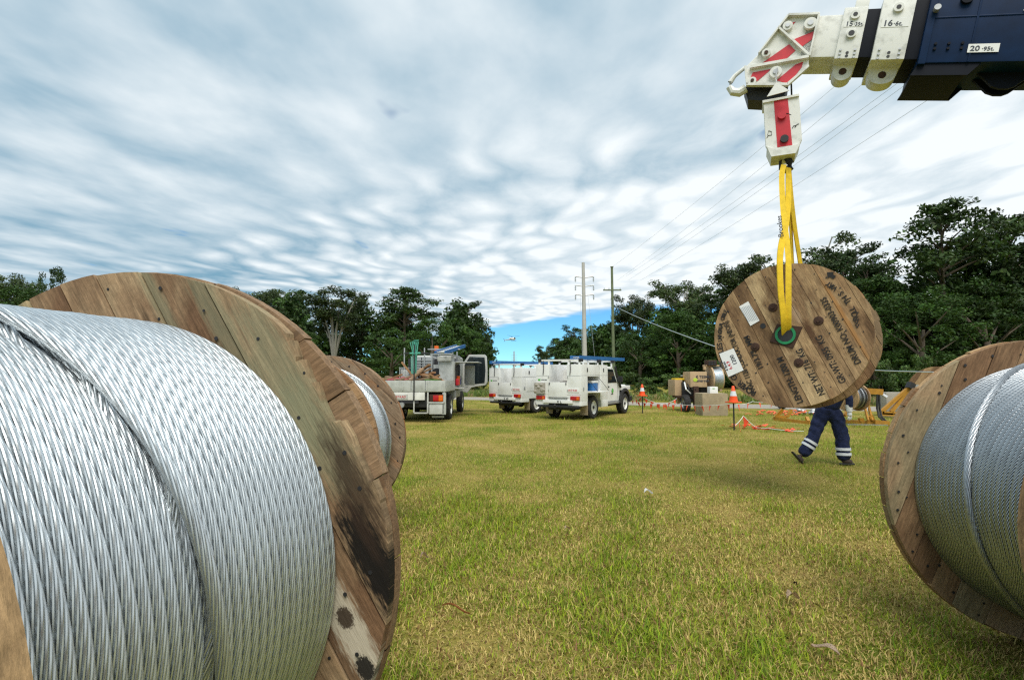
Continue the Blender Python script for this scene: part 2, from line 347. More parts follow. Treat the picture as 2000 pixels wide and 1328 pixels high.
def road():
    ctr = [(-30, 42), (-16, 39.5), (-2, 35), (8, 28.5), (16, 25), (26, 22), (40, 19)]
    m = MB(); bm = m.bm; pr = None
    for i, (x, y) in enumerate(ctr):
        j = rnd.uniform(-.3, .3); a = bm.verts.new((x+.5, y-2.3+j, .006)); b = bm.verts.new((x-.5, y+2.0+j, .006))
        if pr: bm.faces.new((pr[0], a, b, pr[1]))
        pr = (a, b)
    tag(m.build('gravel_road', mat('gravel', (.24, .21, .17), .95, 0, 0, 14, bump=.8, bscale=70, c2=(.40, .36, .30)), sm=0), kind='structure')
road()
def build_grass():
    rg = np.random.default_rng(3); V = []; F3 = []; C = []; base = 0; F4 = []
    ph = rg.uniform(0, 6.28, (14, 3)); 
    def patch(x, y, k0):
        s = 0
        for i in range(14):
            a = ph[i, 0]; k = k0*(0.6+i*.22); s = s+np.sin(k*(np.cos(a)*x+np.sin(a)*y)+ph[i, 1])/(1+.25*i)
        return s/3.2
    bands = [(1.2, 3.4, -1.1, 3.5, 8000, 1.2, 0, .8), (2.6, 8.0, -2.2, 6.0, 4600, 1.3, .8, 3.2), (4.8, 13, -5, 10, 2500, 1.2, 3.2, 4), (9, 23, -10, 18, 480, 1.7, 4, 6), (17, 42, -24, 34, 60, 3.0, 6, 0)]
    vs_all, cs_all, loops, starts = [], [], [], []
    nv = 0; lt = []
    for bi, (y0, y1, x0, x1, dens, sc, ri, ro) in enumerate(bands):
        n = int((y1-y0)*(x1-x0)*dens)
        x = rg.uniform(x0, x1, n); y = rg.uniform(y0, y1, n)
        # tufts: pull some of the blades together
        tx = np.floor(x*11)/11+rg.uniform(0, .09, n)*.5+.02; ty = np.floor(y*11)/11+rg.uniform(0, .09, n)*.5
        tuft = rg.random(n) < .35; x = np.where(tuft, tx+.02*np.sin(y*40), x); y = np.where(tuft, ty+.02*np.sin(x*37), y)
        pg = patch(x, y, .7)*.75+patch(x+9, y-4, 3.6)*.75
        if bi < 4:   # keep the far end of the gravel road clear
            keep = np.ones(n, bool)
        else:
            rx = np.interp(x, [-30, -16, -2, 8, 16, 26, 40], [42, 39.5, 35, 28.5, 25, 22, 19]); keep = np.abs(y-rx) > 2.1
        if ri: keep &= rg.random(n) < np.clip((y-y0)/ri, 0, 1)
        if ro: keep &= rg.random(n) < np.clip((y1-y)/ro, 0, 1)
        x, y, pg = x[keep], y[keep], pg[keep]; n = len(x)
        dry = rg.random(n) < np.clip((.54 if bi < 2 else .57)-.6*pg, .12, .95)
        h = np.where(dry, rg.uniform(.012, .055, n), rg.uniform(.02, .085, n))*np.clip(1+.6*pg, .45, 1.8)*(sc**.3)*.68
        long_ = rg.random(n) < .03; h = np.where(long_, h*1.7, h)
        w = rg.uniform(.0014, .0030, n)*sc**1.05
        az = rg.uniform(0, 6.283, n); lean = np.where(dry, rg.uniform(.5, 1.45, n), rg.uniform(.3, 1.3, n))
        ln_ = h*np.where(dry, 1.7, 1.25)
        dx, dy = np.cos(az), np.sin(az); sxv, syv = -dy*w, dx*w
        twist = rg.uniform(-.8, .8, n); 
        h1 = ln_*.55; l1 = lean*.7; p1 = np.stack([x+dx*np.sin(l1)*h1, y+dy*np.sin(l1)*h1, np.cos(l1)*h1], 1)
        l2 = np.minimum(lean*1.35, 1.62); h2 = ln_*.55; p2 = p1+np.stack([dx*np.sin(l2)*h2+sxv*twist*4, dy*np.sin(l2)*h2+syv*twist*4, np.cos(l2)*h2], 1)
        p0 = np.stack([x, y, np.full(n, -.002)], 1); sd = np.stack([sxv, syv, np.zeros(n)], 1)
        g = rg.random(n)[:, None]
        green = (1-g)*np.array([.11, .22, .010])+g*np.array([.36, .42, .022])
        straw = (1-g)*np.array([.36, .25, .07])+g*np.array([.66, .52, .19])
        c = np.where(dry[:, None], straw, green)*rg.uniform(.6, 1.3, (n, 1))
        brown = rg.random(n) < .09; c[brown] = np.array([.22, .105, .05])*rg.uniform(.7, 1.3, (brown.sum(), 1))
        if bi < 2:
            vv = np.stack([p0-sd, p0+sd, p1+sd*.8, p1-sd*.8, p2], 1).reshape(-1, 3); k = 5
            b = nv+np.arange(n)*5
            q = np.stack([b, b+1, b+2, b+3], 1); tr = np.stack([b+3, b+2, b+4], 1)
            lo = np.concatenate([q, tr], 1).reshape(-1); loops.append(lo); lt.append(np.tile([4, 3], n))
        else:
            vv = np.stack([p0-sd, p0+sd, p2], 1).reshape(-1, 3); k = 3; b = nv+np.arange(n)*3
            loops.append(np.stack([b, b+1, b+2], 1).reshape(-1)); lt.append(np.full(n, 3))
        vs_all.append(vv); cs_all.append(np.repeat(np.concatenate([c, np.ones((n, 1))], 1), k, 0)); nv += n*k
    Vv = np.concatenate(vs_all); Cc = np.concatenate(cs_all); Lo = np.concatenate(loops).astype(np.int32); Lt = np.concatenate(lt).astype(np.int32)
    raw_mesh('grass', Vv, Lo, Lt, Cc, M['blade'], 'short grass of the paddock, green mixed with dry straw', 'grass')
def raw_mesh_data(name, V, Lo, Lt, C=None, m=None):
    me = bpy.data.meshes.new(name); me.vertices.add(len(V)); me.vertices.foreach_set('co', np.asarray(V, np.float32).ravel())
    me.loops.add(len(Lo)); me.loops.foreach_set('vertex_index', Lo); me.polygons.add(len(Lt))
    st = np.concatenate([[0], np.cumsum(Lt)[:-1]]).astype(np.int32); me.polygons.foreach_set('loop_start', st); me.polygons.foreach_set('loop_total', Lt)
    if C is not None:
        a = me.attributes.new('tint', 'FLOAT_COLOR', 'POINT'); a.data.foreach_set('color', np.asarray(C, np.float32).ravel())
    if m: me.materials.append(m)
    me.update(calc_edges=True); me.validate(); return me
def raw_mesh(name, V, Lo, Lt, C, m, label, cat):
    return tag(link(name, raw_mesh_data(name, V, Lo, Lt, C, m)), label, cat, kind='stuff')
build_grass()

# ------------------------------------------------------------------ cable drums
CD, NST, LAY = .031, 13, .56          # cable diameter, outer wires, lay length
def cable_mesh(name, centres, outs, axs, closed, s_len, hand=1, NST=NST, LAY=LAY, valley=.975, mt='alu'):
    """stranded conductor swept along a path; outs/axs span the cross-section"""
    n = len(centres); rs = CD/2/(1+1/math.sin(math.pi/NST)); ra = rs/math.sin(math.pi/NST)
    al = math.pi/NST; th, ro = [], []
    for k in range(NST):
        c0 = k*2*al
        for off in (-1., -.72, 0., .72):
            a = off*al; th.append(c0+a); ro.append((ra*math.cos(a)+math.sqrt(max(0, rs*rs-(ra*math.sin(a))**2)))*(valley if off == -1. else 1.))
    th, ro = np.array(th), np.array(ro); K = len(th)
    s = np.linspace(0, s_len, n, endpoint=not closed); tw = hand*2*np.pi*s/(s_len/max(1, round(s_len/LAY)) if closed else LAY)
    ang = th[None]+tw[:, None]
    V = centres[:, None]+ro[None, :, None]*(np.cos(ang)[..., None]*outs[:, None]+np.sin(ang)[..., None]*axs[:, None])
    V = V.reshape(-1, 3); i = np.arange(n if closed else n-1); j = (i+1) % n; k = np.arange(K); k2 = (k+1) % K
    if closed:  # after whole twists the wires meet themselves
        pass
    q = np.stack([i[:, None]*K+k, i[:, None]*K+k2, j[:, None]*K+k2, j[:, None]*K+k], -1).reshape(-1)
    me = raw_mesh_data(name, V, q.astype(np.int32), np.full(len(q)//4, 4, np.int32), None, M[mt])
    me.polygons.foreach_set('use_smooth', [True]*len(me.polygons)); me.set_sharp_from_angle(angle=R_(50)); return me
R0 = .79
def ring_mesh(**kw):
    n = 760; a = np.linspace(0, 2*np.pi, n, endpoint=False); o = np.stack([np.cos(a), 0*a, np.sin(a)], 1)
    return cable_mesh('cable_turn', o*R0, o, np.tile([0., 1., 0.], (n, 1)), True, 2*math.pi*R0, **kw)
RING = ring_mesh(); RING_C = ring_mesh(NST=11, LAY=.23, valley=.90, mt='alu_shaded')   # coarser-looking lay on the right-hand drum
def arc_mesh(fn, p0, p1, n=160, **kw):
    """fn(phi in degrees) -> (axial, radius); phi from the horizontal on the +X side"""
    n = int((p1-p0)*2.1); ph = np.linspace(p0, p1, n); ay = np.array([fn(q) for q in ph]); a = np.radians(ph)
    o = np.stack([np.cos(a), 0*a, np.sin(a)], 1); c = o*ay[:, 1:2]; c[:, 1] = ay[:, 0]
    tg = np.gradient(c, axis=0); tg /= np.linalg.norm(tg, axis=1, keepdims=True)
    ax = np.cross(tg, o); ax /= np.linalg.norm(ax, axis=1, keepdims=True); ax *= np.sign(ax[:, 1:2]+1e-9)
    s = float(np.linalg.norm(np.diff(c, axis=0), axis=1).sum())
    return cable_mesh('cable_turn', c, o, ax, False, s, **kw)
def strip_pts(w0, w1, Rr, jit, cut=None):
    """outline of one board of a round flange in its own X (length) / Z frame"""
    a0, a1 = math.asin(max(-1, w0/Rr)), math.asin(min(1, w1/Rr)); ks = max(3, int((a1-a0)/.07)); r, l = [], []
    jr, jl = rnd.uniform(-jit, jit), rnd.uniform(-jit, jit)
    for i in range(ks+1):
        a = a0+(a1-a0)*i/ks; w = min(max(Rr*math.sin(a), w0), w1); x = max(.004, Rr*math.cos(a)); r.append((x+jr+rnd.uniform(-jit, jit)*.15, w)); l.append((-x-jl+rnd.uniform(-jit, jit)*.15, w))
    if cut:  # splintered long edge
        l.pop(); r.pop(); xr = math.sqrt(max(1e-4, Rr*Rr-w1*w1)); top = [(xr, w1-.006)]; x = xr; z = w1-.006
        while x > -xr+.05:      # long torn fibres: slow rise, sudden drop
            ln_ = rnd.uniform(.008, .07); x -= ln_; z = min(w1+.014, max(w1-.03, z+rnd.uniform(-.004, .016))); top.append((max(x, -xr+.02), z))
            if rnd.random() < .55: z = max(w1-.035, z-rnd.uniform(.008, .03)); x -= rnd.uniform(.001, .006); top.append((max(x, -xr+.02), z))
        top.append((-xr, w1-.006))
        return r+top+l[::-1]
    return r+l[::-1]
def flange(parent, y0, th, Rr, ang, widths_seed, m, cz, jit=.004, zmax=None, gap=.0024, name='plank', wid=(.12, .2), hole=0):
    rr = random.Random(widths_seed); w = -Rr*.999; top = Rr*.999 if zmax is None else zmax; i = 0
    while w < top-.01:
        w1 = min(top, w+rr.uniform(*wid)); last = False
        if top-w1 < .06: w1 = top; last = True
        pts = strip_pts(w+gap, w1-gap, Rr, jit*(3 if rr.random() < .12 else 1), cut=(zmax is not None and w1 == top))
        yy = rr.uniform(-.005, .003); M4 = MB().prism([(x, 0, z) for x, z in pts], (0, th, 0))
        o = M4.build(name, m, parent, (0, y0+yy, cz), (0, -ang, 0), sm=0)
        w = w1
def nails(parent, y, Rr, cz, seed, rings, face, r=.0075):
    rr = random.Random(seed); m = MB()
    for rad, n in rings:
        for k in range(n):
            a = 2*math.pi*(k+rr.uniform(-.25, .25))/n; q = rad+rr.uniform(-.02, .02)
            m.cyl((q*math.cos(a), y, cz+q*math.sin(a)), (q*math.cos(a), y+face*.0016, cz+q*math.sin(a)), r*rr.uniform(.7, 1.2), n=7)
    o = m.build('nail_hole', M['dark'], parent, sm=0); o['kind'] = 'stuff'; return o
def turns(parent, y_list, r, cz, fat=1., ring=RING):
    for y in y_list:
        k = (r-CD/2+rnd.uniform(-.0012, .0012))/R0
        o = link('cable_turn', ring, None, parent, (0, y, cz), (0, rnd.uniform(0, 6.28), 0)); o.scale = (k, fat*.95, k)
def drum_root(F, th, tilt, cz, label, name='cable_drum', group='wooden cable drums'):
    """origin under the flange face whose centre is F; X across, Y along the axle, Z up"""
    o = thing(name, label, 'cable drum', group=group)
    o.rotation_mode = 'XYZ'; o.rotation_euler = (tilt, 0, -th)
    bpy.context.view_layer.update(); o.location = Vector(F)-(o.rotation_euler.to_matrix() @ Vector((0, 0, cz)))
    return o
OLD = [(.24, .135, .072), (.38, .25, .14), (.46, .33, .19), (.37, .32, .19), (.54, .39, .21)]
WARM = [(.19, .105, .055), (.32, .19, .095), (.44, .285, .145), (.31, .215, .125)]
PALE = [(.15, .085, .042), (.30, .18, .09), (.44, .29, .15), (.24, .145, .075), (.52, .37, .20)]
RAW = [(.24, .12, .055), (.36, .20, .10), (.44, .27, .14)]
wd_warm = wood('weathered_drum_timber', WARM); wd_raw = wood('split_drum_timber', RAW, objrand=.12, dirt=.5); wd_rim2 = wood('split_rim_timber', [(.17, .10, .055), (.27, .165, .09), (.33, .215, .125)], objrand=.1, dirt=.6); wd_rim = wood('drum_rim_timber', [(.16, .10, .06), (.3, .2, .12)], objrand=.1)
def barrel_filler(parent, y0, y1, r, cz, m=None):  # dark cylinder added beneath the turns to stop light passing between them
    MB().cyl((0, y0, cz), (0, y1, cz), r, n=72).build('barrel_filler', m or M['dark'], parent)

# --- left foreground drum
RA, WA = .978, 1.02
d1 = drum_root((-1.339, 1.849, RA), .172, 0, RA, 'big cable drum in left foreground, greenish far flange splintered and scorched')
angA = R_(-58)
black, brown, pale = (.008, .007, .006), (.045, .026, .016), (.62, .55, .42)
green_ = (.29, .31, .19)
wd_old = wood('old_greenish_drum_timber', OLD, objrand=.18, dirt=.35, stain=(d1, [
    (.36, RA+.80, .50, .055, angA, green_, .5, .5), (.60, RA+.62, .40, .085, angA, green_, .5, .5), (.74, RA+.42, .28, .09, angA, green_, .45, .5), (.12, RA+.88, .3, .035, angA, green_, .6, .5),
    (.86, RA+.28, .27, .065, angA, brown, .6, .85), (.925, RA+.05, .25, .078, angA, black, .42, .98), (.88, RA+.16, .18, .03, angA, brown, .6, .7),
    (.85, RA-.16, .26, .06, angA, pale, .4), (.835, RA-.13, .04, .03, angA, (.06, .04, .025), .25), (.905, RA-.275, .045, .032, angA, black, .25)]))
flange(d1, 0, .042, RA, angA, 11, wd_old, RA, zmax=.93, wid=(.09, .19), gap=.0035, jit=.005)
flange(d1, .044, .045, RA+.004, R_(32), 12, wd_rim2, RA, wid=(.2, .36), jit=.002)
nails(d1, -.003, RA, RA, 5, ((RA-.07, 26), (RA-.15, 18)), -1, r=.0062)
flange(d1, -WA-.045, .045, RA, angA, 13, wd_warm, RA); flange(d1, -WA-.09, .044, RA, R_(32), 14, wd_warm, RA)
RU = .808; RL = RU-.024
ycross = lambda q: -.512-.1*min(max((q+6)/72, -.12), 1.35)
turns(d1, [-CD*(.5+i) for i in range(16)], RU, RA)
turns(d1, [-WA+CD*(.5+i) for i in range(17)], RL, RA)
barrel_filler(d1, -WA+.002, -.002, RL-.02, RA); 
MB().cyl((0, -.49, RA), (0, -.003, RA), RU-CD*.55, n=72).build('barrel_filler', M['dark'], d1)
me = arc_mesh(lambda q: (ycross(q), RU-CD/2+.024-.02*(1 if q < -95 else 0)), -100, 175, 200); link('cable_turn', me, None, d1, (0, 0, RA))
for yy, p0 in ((-.512, -4), (-.543, 20), (-.574, 42), (-.602, 60), (-.631, 80)):
    link('cable_turn', arc_mesh(lambda q: (yy-.012*max(0, 1-(q-p0)/9), RU-CD/2-.032*max(0, 1-(q-p0)/9)), p0, 175, 150), None, d1, (0, 0, RA))

# --- drum standing behind it
RB = .90
d2 = drum_root((-2.033, 5.835, RB), .125, 0, RB, 'cable drum with one bright cable ring showing, half hidden behind the splintered drum')
wd_b = wood('brown_drum_timber', [(.16, .10, .06), (.27, .18, .11), (.33, .235, .15), (.38, .17, .065)], objrand=.15)
flange(d2, 0, .04, RB, R_(-42), 21, wd_b, RB); flange(d2, .042, .04, RB, R_(48), 22, wd_b, RB)
nails(d2, -.003, RB, RB, 6, ((RB-.06, 26), (RB-.17, 20)), -1, r=.011)
flange(d2, -.727-.04, .04, RB, R_(22), 23, wd_raw, RB); flange(d2, -.727+.001, .038, RB-.004, R_(112), 24, wd_b, RB)
turns(d2, [-CD*(.5+i) for i in range(21)], .745, RB); barrel_filler(d2, -.68, -.002, .725, RB)
link('cable_turn', arc_mesh(lambda q: (-.05-.0009*(q+40), .775), -60, 150, 90), None, d2, (0, 0, RB))

# --- right foreground drum
RC = .904
d3 = drum_root((3.237, 3.269, RC), .136, 0, RC, 'cable drum cut off by the right edge, tightly wound cable and brown flange')
wd_c = wood('tan_drum_timber', [(.22, .125, .065), (.35, .215, .115), (.42, .285, .16), (.33, .26, .15)], objrand=.16)
flange(d3, 0, .042, RC, R_(68), 31, wd_c, RC); flange(d3, .044, .042, RC+.003, R_(-22), 32, wd_warm, RC)
nails(d3, -.003, RC, RC, 8, ((RC-.045, 30), (RC-.1, 18)), -1, r=.008)
flange(d3, -WA-.045, .045, RC, R_(68), 33, wd_warm, RC); flange(d3, -WA-.09, .044, RC, R_(-22), 34, wd_warm, RC)
turns(d3, [-.031*(.5+i) for i in range(32)], .756, RC, 1., RING_C); barrel_filler(d3, -WA+.002, -.002, .735, RC)
xs = [(60, 0.0), (101, -.052), (130, -.29), (147, -.373), (163, -.438), (175, -.468), (185, -.486), (198, -.498), (260, -.52)]
c3 = lambda q: (float(np.interp(q, [a for a, b in xs], [b for a, b in xs]))-.02, .756-CD/2+.024)
def sm3(q): return (sum(c3(q+k)[0] for k in (-8, -4, 0, 4, 8))/5, c3(q)[1])
link('cable_turn', arc_mesh(sm3, 60, 262, 170, mt='alu_shaded'), None, d3, (0, 0, RC))

# --- lettering helper
def text_mesh(s, size, m, extrude=.0008, align='LEFT', sx=1., bold=.018):
    cu = bpy.data.curves.new('lettering', 'FONT'); cu.body = s; cu.size = size; cu.extrude = extrude; cu.align_x = align; cu.resolution_u = 3; cu.offset = size*bold
    o = bpy.data.objects.new('lettering', cu); col.objects.link(o); bpy.context.view_layer.update()
    me = bpy.data.meshes.new_from_object(o.evaluated_get(bpy.context.evaluated_depsgraph_get())); bpy.data.objects.remove(o); bpy.data.curves.remove(cu)
    me.name = 'lettering'; me.materials.clear(); me.materials.append(m); me.transform(Matrix.Diagonal((sx, 1, 1, 1))); return me
def text_on(parent, s, size, m, origin, xdir, ydir, sx=1., align='LEFT', name='lettering'):
    """origin in the parent's frame; xdir reading direction; ydir letter up"""
    me = text_mesh(s, size, m, align=align, sx=sx); x, y = Vector(xdir).normalized(), Vector(ydir).normalized(); z = x.cross(y)
    o = link(name, me, None, parent); o.matrix_local = Matrix.Translation(origin) @ Matrix((x, y, z)).transposed().to_4x4(); return o

# --- the drum on the crane
RH, WH = .90, .62
hang = drum_root((3.418, 6.635, 2.086), .70, -.06, RH, 'wooden cable drum with stencilled lettering hanging from yellow slings')
wd_h = wood('stencilled_drum_timber', PALE, objrand=.12, dirt=.4, stain=(hang, [(.25, RH+.02, .22, .06, R_(-65), (.07, .03, .015), .6, .85), (.38, RH-.2, .2, .05, R_(-65), (.06, .028, .016), .6, .8), (.62, RH+.15, .75, .035, R_(-65), (.40, .19, .06), .5, .7), (-.2, RH+.6, .22, .08, R_(-65), (.12, .06, .03), .7, .6), (.1, RH+.25, .16, .05, R_(-65), (.42, .30, .2), .5, .6)]))
angH = R_(-65)
flange(hang, 0, .04, RH, angH, 41, wd_h, RH, wid=(.11, .24)); flange(hang, .042, .04, RH, R_(25), 42, wd_warm, RH)
flange(hang, WH+.09, .04, RH, angH, 43, wd_warm, RH); flange(hang, WH+.132, .04, RH, R_(25), 44, wd_warm, RH)
turns(hang, [.082+CD*(.5+i) for i in range(20)], .74, RH); barrel_filler(hang, .08, WH+.09, .72, RH)
def Hp(x, z, y=-.002): return (x, y, RH+z)
nails(hang, -.003, RH, RH, 9, ((.8, 26), (.62, 20), (.45, 14)), -1, r=.009)
m = MB()   # square hub plate
m.prism([Hp(-.117, .141, 0), Hp(.174, .086, 0), Hp(.062, -.18, 0), Hp(-.202, -.081, 0)], (0, -.012, 0), bevel=.003); m.build('hub_plate', M['rust'], hang, sm=0)
MX = Matrix.Translation(Hp(-.02, -.004, -.014)) @ Matrix.Rotation(R_(90), 4, 'X')
MB().lathe([(.088, 0), (.088, .012), (.118, .012), (.118, 0)], MX, 40).build('hub_ring', M['green'], hang)
MB().cyl(Hp(-.02, -.004, -.014), Hp(-.02, -.004, -.0165), .087, n=32).build('axle_hole', M['dark'], hang)
for x, z in ((-.161, .351), (.345, .149), (.12, -.353), (-.38, -.143)):
    b = MB().lathe([(.0, .022), (.02, .022), (.022, .012), (.05, .010), (.056, 0)], Matrix.Translation(Hp(x, z, -.004)) @ Matrix.Rotation(R_(90), 4, 'X'), 20).build('bolt_washer', M['rust'], hang)
MB().cyl(Hp(-.282, .124, .002), Hp(-.282, .124, -.0062), .033, n=20).build('bolt_hole', M['dark'], hang)
rd, ud = Vector((-.40, 0, .917)), Vector((-.917, 0, -.40))      # stencil reading and up directions
YT = -.0065
def st(s, p0, p1, h, xoff=0):
    a, b = Vector(Hp(*p0, YT)), Vector(Hp(*p1, YT)); d = (b-a); 
    up = Vector((0, -1, 0)).cross(d.normalized())
    me = text_mesh(s, h, M['ink']); w = max(vv.co.x for vv in me.vertices); bpy.data.meshes.remove(me)
    text_on(hang, s, h, M['ink'], a, d, up, sx=d.length/w)
st('LENGTH: 1200 M', (.165, -.827), (-.06, -.27), .105); st('NET WT: 716  KG', (.401, -.724), (.156, -.174), .105)
st('GR-WT: 0955  KG', (.616, -.578), (.37, -.02), .105); st('DRUM NO: K00903-0335', (.768, -.36), (.426, .438), .095)
st('19/3.75   MM', (-.278, -.416), (-.462, .013), .095); st('AAAC 1120 CONDUCTOR (NEON)', (-.375, -.72), (-.72, .22), .09)
def st_arc(s, rad, a0, a1, h):
    for i, ch in enumerate(s):
        if ch == ' ': continue
        a = R_(a0+(a1-a0)*i/(len(s)-1)); dirn = 1 if a1 > a0 else -1
        o = Vector(Hp(rad*math.cos(a), rad*math.sin(a), YT)); t = Vector((-math.sin(a), 0, math.cos(a)))*dirn
        text_on(hang, ch, h, M['ink'], o, t, Vector((0, -1, 0)).cross(t))
st_arc('POWER GRID CABLES', .80, -117, -172, .10); st_arc('UNIVERSAL CABLE', .80, -176, -204, .075)
st_arc('<<ROLL THIS WAY', .77, 3, 50, .085)
m = MB(); c0 = Vector(Hp(.525, .655, YT)); ax_ = Vector((-.72, 0, .69)); pp = Vector((.69, 0, .72))
m.prism([c0, c0+pp*.022, c0+pp*.022+ax_*.05, c0+pp*.05+ax_*.05, c0+ax_*.11, c0-pp*.05+ax_*.05, c0-pp*.022+ax_*.05, c0-pp*.022], (0, -.0012, 0)); m.build('arrow', M['ink'], hang, sm=0)
c1 = [(-.573, .397), (-.458, .457), (-.321, .194), (-.433, .132)]; c2 = [(-.833, -.219), (-.648, -.153), (-.523, -.441), (-.715, -.528)]
for cc in (c1, c2): MB().prism([Hp(*q, -.005) for q in cc], (0, -.004, 0)).build('paper_tag', M['paper'], hang, sm=0)
redink = mat('red_ink', (.6, .03, .05), .7)
text_on(hang, '1200', .07, M['text_dark'], Hp(-.60, -.36, -.0102), rd, ud); text_on(hang, '6.4.9', .06, redink, Hp(-.66, -.42, -.0102), rd, ud); text_on(hang, '4 lines', .05, M['text_dark'], Hp(-.71, -.44, -.0102), rd, ud); text_on(hang, '45287', .05, M['text_dark'], Hp(-.77, -.42, -.0102), rd, ud)
for i in range(7):
    q0 = Vector(Hp(-.55-.019*i, .375-.004*i, -.0102)); MB().prism([q0+Vector((.11, 0, .03)), q0+Vector((.116, 0, .033)), q0+Vector((.21, 0, -.165)), q0+Vector((.204, 0, -.168))], (0, -.0006, 0)).build('print_line', M['wire'], hang, sm=0)
# --- drums further back
def far_drum(F, th, Rr, W, label):
    d = drum_root(F, th, 0, Rr, label)
    for y, a in ((0, 60), (W+.05, 30)): flange(d, y, .05, Rr, R_(a), int(Rr*1000)+a, wd_warm, Rr, wid=(.15, .22))
    turns(d, [.05+W*(i+.5)/18 for i in range(18)], Rr*.86, Rr); barrel_filler(d, .05, W+.05, Rr*.84, Rr); return d
far_drum(P(1832, 765, 20), .67, P(1832, 765, 20).z, .6, 'far cable drum whose rounded top shows above the right-hand drum')
fd = far_drum(P(1652, 776, 16.7), 1.25, .42, .42, 'small cable drum with grey cable on the yellow stand behind the hanging drum')

# ------------------------------------------------------------------ crane
YB = 6.85; S0 = P(1560, 73, YB)             # on the near side face, mid height of the first section
tilt, psi = R_(12.5), R_(24)
AX = Vector((math.cos(tilt)*math.cos(psi), -math.cos(tilt)*math.sin(psi), -math.sin(tilt)))
UPB = Vector((math.sin(tilt)*math.cos(psi), -math.sin(tilt)*math.sin(psi), math.cos(tilt))); DY = Vector((math.sin(psi), math.cos(psi), 0))
def PB(px, py, off=0.):
    """sight line of a pixel met with the boom's side plane, moved off metres along the boom's width"""
    a = Vector((0, 0, CAMZ)); d = P(px, py, 1.)-a; return a+d*((S0-a).dot(DY)+off)/d.dot(DY)
def s_of(px, py=73): return (PB(px, py)-S0).dot(AX)
def px_poly(pts, off): return [PB(x, y, off) for x, y in pts]
def zb(x, y): return (1380+x/3.226, y/3.226)
boom = thing('crane_boom', 'telescopic crane boom with white and dark blue sections and red-striped head', 'crane boom', PB(1580, 136, .25))
bo = Vector(boom.location); BT = Matrix.Translation(-bo)
def bpart(name, mt, mbuilder, sm=35):
    mbuilder.bm.transform(BT); return mbuilder.build(name, mt, boom, sm=sm)
def bm_box(mb, s0, s1, h, w, dz=0., dy=0., bevel=.02):
    """boom box: s along the boom, height h, width w; every section shares the centre plane"""
    M4 = Matrix((AX, DY, UPB)).transposed().to_4x4(); M4.translation = S0+DY*.225
    return mb.box((s0, -w/2+dy, -h/2+dz), (s1, w/2+dy, h/2+dz), bevel, M4)
def bpt(s, z, y): return S0+DY*.225+AX*s+UPB*z+DY*y
SC1, SC2, SC3, SC4, SO = s_of(1638), s_of(1684), s_of(1709), s_of(1773), s_of(1803)
bpart('inner_section', M['boomwhite'], bm_box(MB(), .05, SC1+.1, .55, .45))
bpart('second_section', M['navyblack'], bm_box(MB(), SC2-.1, SC3+.1, .62, .52))
bpart('third_section', M['navyblack'], bm_box(MB(), SC4-.1, SO+.4, .74, .60))
bpart('outer_section', M['blue'], bm_box(MB(), SO, SO+4.6, .88, .70))
def collar(s0, s1, h, w, label_txt, size, hole):
    c = bpart('collar', M['boomwhite'], bm_box(MB(), s0, s1, h, w, bevel=.015))
    zf = -w/2
    def sub(name, mt, mb, sm=35):
        mb.bm.transform(BT); return mb.build(name, mt, c, sm=sm)
    mid = (s0+s1)/2
    for z in (.22*h/.66,) + ((-.02,) if hole else ()):
        a = bpt(mid, z, zf)
        sub('boss', M['boomwhite'], MB().cyl(a, a-DY*.03, .055, n=20)); sub('pin', M['dark'], MB().cyl(a-DY*.03, a-DY*.034, .026 if z > 0 else .034, n=14))
    for dx in (-.08, .08):
        for dz in (-.30, -.35, -.245):
            a = bpt(mid+dx*(s1-s0)/.26, dz*h/.72, zf); sub('bolt', M['grey_metal'], MB().cyl(a, a-DY*.018, .014, n=6))
    for dz in (-.28, -.325):
        a = bpt(mid, dz*h/.72, zf); sub('pin', M['dark'], MB().cyl(a, a-DY*.004, .018, n=10))
    # lug under the collar
    lug = []
    for k in range(13):
        t = math.pi*k/12; lug.append((mid+(s1-s0)*.42*math.cos(t), -h/2-.09-.11*math.sin(t)))
    pts = [bpt(mid+(s1-s0)*.46, -h/2+.02, 0)]+[bpt(s, z, 0) for s, z in lug]+[bpt(mid-(s1-s0)*.46, -h/2+.02, 0)]
    sub('lug', M['boomwhite'], MB().prism([q+DY*-.12 for q in pts], DY*.2), 0)
    a = bpt(mid, -h/2-.085, -.12); sub('pin', M['rust'], MB().cyl(a-DY*.004, a, .045, n=16))
    sub('cap_bracket', M['boomwhite'], bm_box(MB(), mid-.02, mid+.13, .12, .2, dz=h/2+.05, dy=-w/2+.12, bevel=.01))
    sub('sticker', M['white'], MB().prism([bpt(s0+.03, .02 if not hole else .075, zf-.002), bpt(s1-.03, .02 if not hole else .075, zf-.002), bpt(s1-.03, .13 if not hole else .165, zf-.002), bpt(s0+.03, .13 if not hole else .165, zf-.002)], DY*-.002), 0)
    big_, small_ = label_txt
    z0 = .035 if not hole else .085
    t = text_on(c, big_, size, M['text_dark'], bpt(s0+.045, z0, zf-.006)-bo, AX, UPB); w1 = max(q.co.x for q in t.data.vertices)
    text_on(c, small_, size*.72, M['text_dark'], bpt(s0+.045+w1+.008, z0, zf-.006)-bo, AX, UPB)
    return c
collar(SC1, SC2, .66, .56, ('15', '·35t.'), .085, True); collar(SC3, SC4, .76, .66, ('16', '·6t.'), .105, False)
zf = -.35
for k_ in (.46, 1.0, 1.55, 2.3): bpart('rib', M['blue'], bm_box(MB(), SO+k_, SO+k_+.025, .885, .72))
bpart('rib', M['blue'], bm_box(MB(), SO+.02, SO+4.5, .02, .715, dz=.10)); bpart('edge_band', M['blue'], bm_box(MB(), SO-.02, SO+.06, .93, .75))
